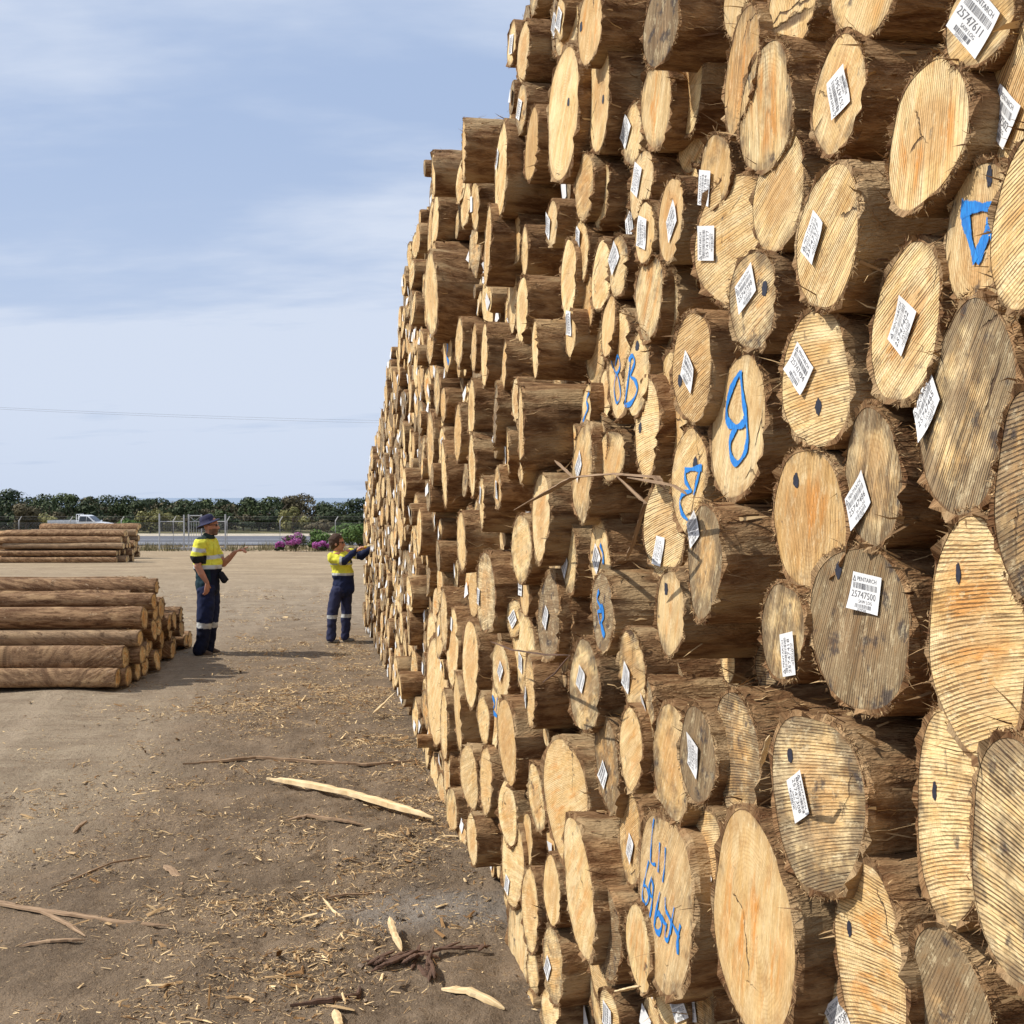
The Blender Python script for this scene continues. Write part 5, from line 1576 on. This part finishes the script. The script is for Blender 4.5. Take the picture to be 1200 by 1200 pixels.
for (hx, kx, cx, ax_, y0, y1, y2) in ((242.5, 242.6, 240.3, 235.8, -.085, -.10, -.10), (245.0, 245.3, 243.6, 240.6, .085, .10, .12)):
    capsule(b, q(hx, 694, y0), q(kx, 722, y1), .128, .112, .95); capsule(b, q(kx, 722, y1), q(cx, 744, y1), .110, .088); capsule(b, q(cx, 744, y1), q(ax_, 761.5, y2), .088, .092)
def trou_col(x, y, z):
    px, py = inv(x, z)
    if 729.8 < py + (px - 242) * -.12 < 736: return SILV
    if py > 736: return DNAVY
    return NAVY
melt('trousers', b, .0085, 3, trou_col, M_CLOTH, man, wrinkle=.013, wf=10)
M_BOOT = plain('leather boot', (.10, .065, .045), .7, scale=30)
for (hx, y) in ((234.5, -.10), (238.5, .12)):
    b = MB(); capsule(b, q(hx + 1, 763, y), q(hx + 1.5, 767, y), .055, .055)
    capsule(b, q(hx, 766, y), q(hx + 13.5, 767.2, y + .01), .040, .036, 1.15); capsule(b, q(hx + 5, 763.5, y), q(hx + 12, 766.2, y), .04, .034)
    melt('boot', b, .0085, 2, lambda x, y, z: (.10, .07, .05) if z > .02 else (.03, .025, .02), M_CLOTH, man)
# hat
hb = MB(); V = []; F = []; n = 32
profh = [(.160, -.012), (.158, -.008), (.128, .006), (.100, .012), (.097, .05), (.088, .092), (.06, .112), (.0, .116)]
profi = [(.155, -.016), (.125, .000), (.094, .008), (.09, .02)]
for pr in (profh, profi):
    o0 = len(V)
    for (r_, z) in pr:
        for i in range(n):
            t = 2 * math.pi * i / n
            wz = .010 * math.sin(2 * t + .4) * (r_ / .16) ** 2 if r_ > .11 else 0
            V.append((r_ * 1.04 * math.cos(t), r_ * .92 * math.sin(t), z + wz))
    for k in range(len(pr) - 1):
        for i in range(n): F.append((o0 + k * n + i, o0 + k * n + (i + 1) % n, o0 + (k + 1) * n + (i + 1) % n, o0 + (k + 1) * n + i))
F += [(i, (i + 1) % n, len(profh) * n + (i + 1) % n, len(profh) * n + i)[::-1] for i in range(n)]
hb.add(V, F)
M_HAT = plain('navy hat fabric', (.018, .018, .055), .9, scale=25)
ho = hb.build('hat', M_HAT, man, smooth=True); ho.location = q(243.9, 614.0); ho.rotation_euler = (0, -.40, 0)
M_SHADE = plain('sunglass lens', (.01, .01, .012), .15)
b = MB()
for sy in (-1, 1): ellip(b, q(254.6, 616.2, sy * .032), (.012, .027, .019))
b.tube([q(247, 616.5, -.083), q(253.5, 615.8, -.062)], .004, 5); b.tube([q(247, 616.5, .083), q(253.5, 615.8, .062)], .004, 5)
b.build('sunglasses', M_SHADE, man, smooth=True)
b = MB(); capsule(b, q(259.5, 674, -.03), q(263.0, 681, -.03), .045, .040, 1.6); capsule(b, q(262, 674, -.03), q(267, 680, -.03), .022, .016, 1.6)
melt('tool_pouch', b, .008, 2, lambda x, y, z: (.012, .012, .016), M_CLOTH, man)

# ---------------- worker with raised arms
s2 = 17.05 / FPX
wo = empty('person', cw((398 - 600) / FPX * 17.05, 17.05), -PSI)
tag(wo, 'smaller worker in yellow and navy hi-vis shirt reaching both arms to the stack', 'person')
def q(px, py, y=0.0): return ((px - 398) * s2, y, (753.5 - py) * s2)
def inv2(x, z): return 398 + x / s2, 753.5 - z / s2
b = MB()
ellip(b, q(394.8, 635.5), (.098, .080, .108)); ellip(b, q(398.6, 640.2), (.058, .054, .078), rotY=.15); ellip(b, q(400, 644.6), (.030, .034, .024))
capsule(b, q(401.9, 635.5), q(403.8, 639.4), .008, .014); ellip(b, q(401.6, 634.6), (.016, .05, .012)); ellip(b, q(402.2, 642.3), (.012, .024, .008))
for sy in (-1, 1): ellip(b, q(394.4, 638, sy * .080), (.018, .012, .030))
capsule(b, q(395, 641), q(394.8, 651), .050, .052)
capsule(b, q(398, 658), q(401, 674), .09, .10, 1.2); capsule(b, q(401, 674), q(401, 688), .095, .085, 1.1); capsule(b, q(391.5, 653, -.11), q(408.5, 648.5, .12), .055, .055)
wS, wE, wW = q(390.8, 653.5, -.14), q(404.5, 657.5, -.21), q(418.5, 645.8, -.12)
vS, vE, vW = q(410, 649, .14), q(422.5, 652.5, .12), q(436.5, 642.2, .06)
capsule(b, wS, wE, .045, .038); capsule(b, wE, wW, .036, .026); capsule(b, vS, vE, .045, .038); capsule(b, vE, vW, .036, .026)
hand(b, q(418.9, 645.4, -.12), (1, .2, .75), (-.5, -.3, .8), (.9, 1.0, 1.05, 1.1), -1, .92)
hand(b, q(437, 642, .06), (1, .0, .65), (-.5, -.2, .8), (.8, .9, .95, 1.0), -1, .92)
for (hx, kx, ax_, y0, y1) in ((394.5, 390.0, 388.5, -.08, -.09), (404.5, 404.6, 403.5, .07, .08)):
    capsule(b, q(hx, 694, y0), q(kx, 722, y1), .062, .050); capsule(b, q(kx, 722, y1), q(ax_, 749, y1), .050, .034)
melt('body', b, .0062, 3, lambda x, y, z: SK if not (642 < 753.5 - z / s2 < 642.9 and x / s2 > 3.6) else (.35, .13, .1), M_SKIN, wo)
b = MB()
capsule(b, q(391.5, 654.5, -.10), q(409, 651, .11), .072, .068)
ellip(b, q(399.5, 661), (.165, .165, .17)); ellip(b, q(401.5, 673), (.170, .16, .16)); capsule(b, q(402.2, 678), q(403.2, 688), .150, .165, .95)
capsule(b, wS, wE, .078, .062); capsule(b, wE, wW, .060, .040); capsule(b, vS, vE, .074, .060); capsule(b, vE, vW, .058, .040)
capsule(b, q(394.8, 649.5), q(395.2, 653), .062, .085, 1.1)
wEx = wE[0] - .01; vSx = q(416, 0)[0]
def sh2(x, y, z):
    px, py = inv2(x, z)
    arm1 = y < -.13 and py < 662 and px > 398
    if arm1 or (px > 411 and y < -.02 and py < 660):
        if px < 400.6: return YEL
        if px < 403.2: return SILV
        return NAVY
    if px > 415.2 and py < 659: return SILV if px < 417.2 else NAVY
    if py > 674.6: return NAVY
    if py > 671.6: return SILV
    if 659.8 < py < 662.2: return SILV
    return YEL
melt('shirt', b, .0085, 4, sh2, M_CLOTH, wo, wrinkle=.012, wf=12)
b = MB(); ellip(b, q(400, 691), (.145, .165, .11))
for (hx, kx, ax_, y0, y1) in ((394.8, 390.4, 388.6, -.075, -.09), (404.5, 405, 403.8, .075, .08)):
    capsule(b, q(hx, 694, y0), q(kx, 720, y1), .098, .078); capsule(b, q(kx, 720, y1), q(ax_, 747, y1), .076, .066)
melt('trousers', b, .0085, 3, lambda x, y, z: SILV if 720.5 < inv2(x, z)[1] < 724.8 else (.028, .032, .075), M_CLOTH, wo, wrinkle=.013, wf=10)
for (hx, y) in ((387, -.09), (402.5, .08)):
    b = MB(); capsule(b, q(hx + 1.5, 747.5, y), q(hx + 1.8, 751.5, y), .048, .05); capsule(b, q(hx + .5, 751.3, y), q(hx + 9.5, 752.0, y), .036, .032, 1.1)
    melt('boot', b, .0085, 2, lambda x, y, z: (.22, .19, .15) if z > .015 else (.04, .035, .03), M_CLOTH, wo)
b = MB(); ellip(b, q(393.6, 634.3), (.112, .094, .112)); ellip(b, q(390.2, 639), (.05, .07, .08))
ho = melt('hair', b, .0085, 2, lambda x, y, z: (.065, .038, .026), M_CLOTH, wo, wrinkle=.006, wf=30)
# keep the face clear of hair
me = ho.data
bmx = __import__('bmesh').new(); bmx.from_mesh(me)
cut_ = [v for v in bmx.verts if (v.co.x > q(398.6, 0)[0] and v.co.z < q(0, 631.5)[2]) or v.co.x > q(401.2, 0)[0]]
__import__('bmesh').ops.delete(bmx, geom=cut_, context='VERTS'); bmx.to_mesh(me); bmx.free()
b = MB()
for sy in (-1, 1): ellip(b, q(402.2, 636.4, sy * .030), (.012, .026, .018))
b.tube([q(395, 636.6, -.084), q(401.5, 636, -.058)], .004, 5)
b.build('sunglasses', M_SHADE, wo, smooth=True)
# tagging tool, held
tool = empty('tagging_hammer', wo.matrix_world.translation if False else wo.location, -PSI)
tool.location = wo.location.copy()
tag(tool, 'yellow and pale handled tagging hammer held against the stack by the worker', 'hand tool')
M_TY = plain('yellow grip', (.75, .48, .05), .5); M_TP = plain('pale handle', (.72, .62, .36), .6); M_TD = plain('steel head', (.22, .2, .19), .5, .5)
MB().tube([q(419, 645.3, -.13), q(430, 641.2, -.06)], .019, 8).build('grip', M_TY, tool)
MB().tube([q(430, 641.2, -.06), q(443.5, 635.8, -.02)], .013, 8).build('handle', M_TP, tool)
MB().tube([q(440.5, 633.5, -.02), q(444.0, 636, -.02), q(446.0, 640.0, -.02)], .022, 8).build('hammer_head', M_TD, tool)
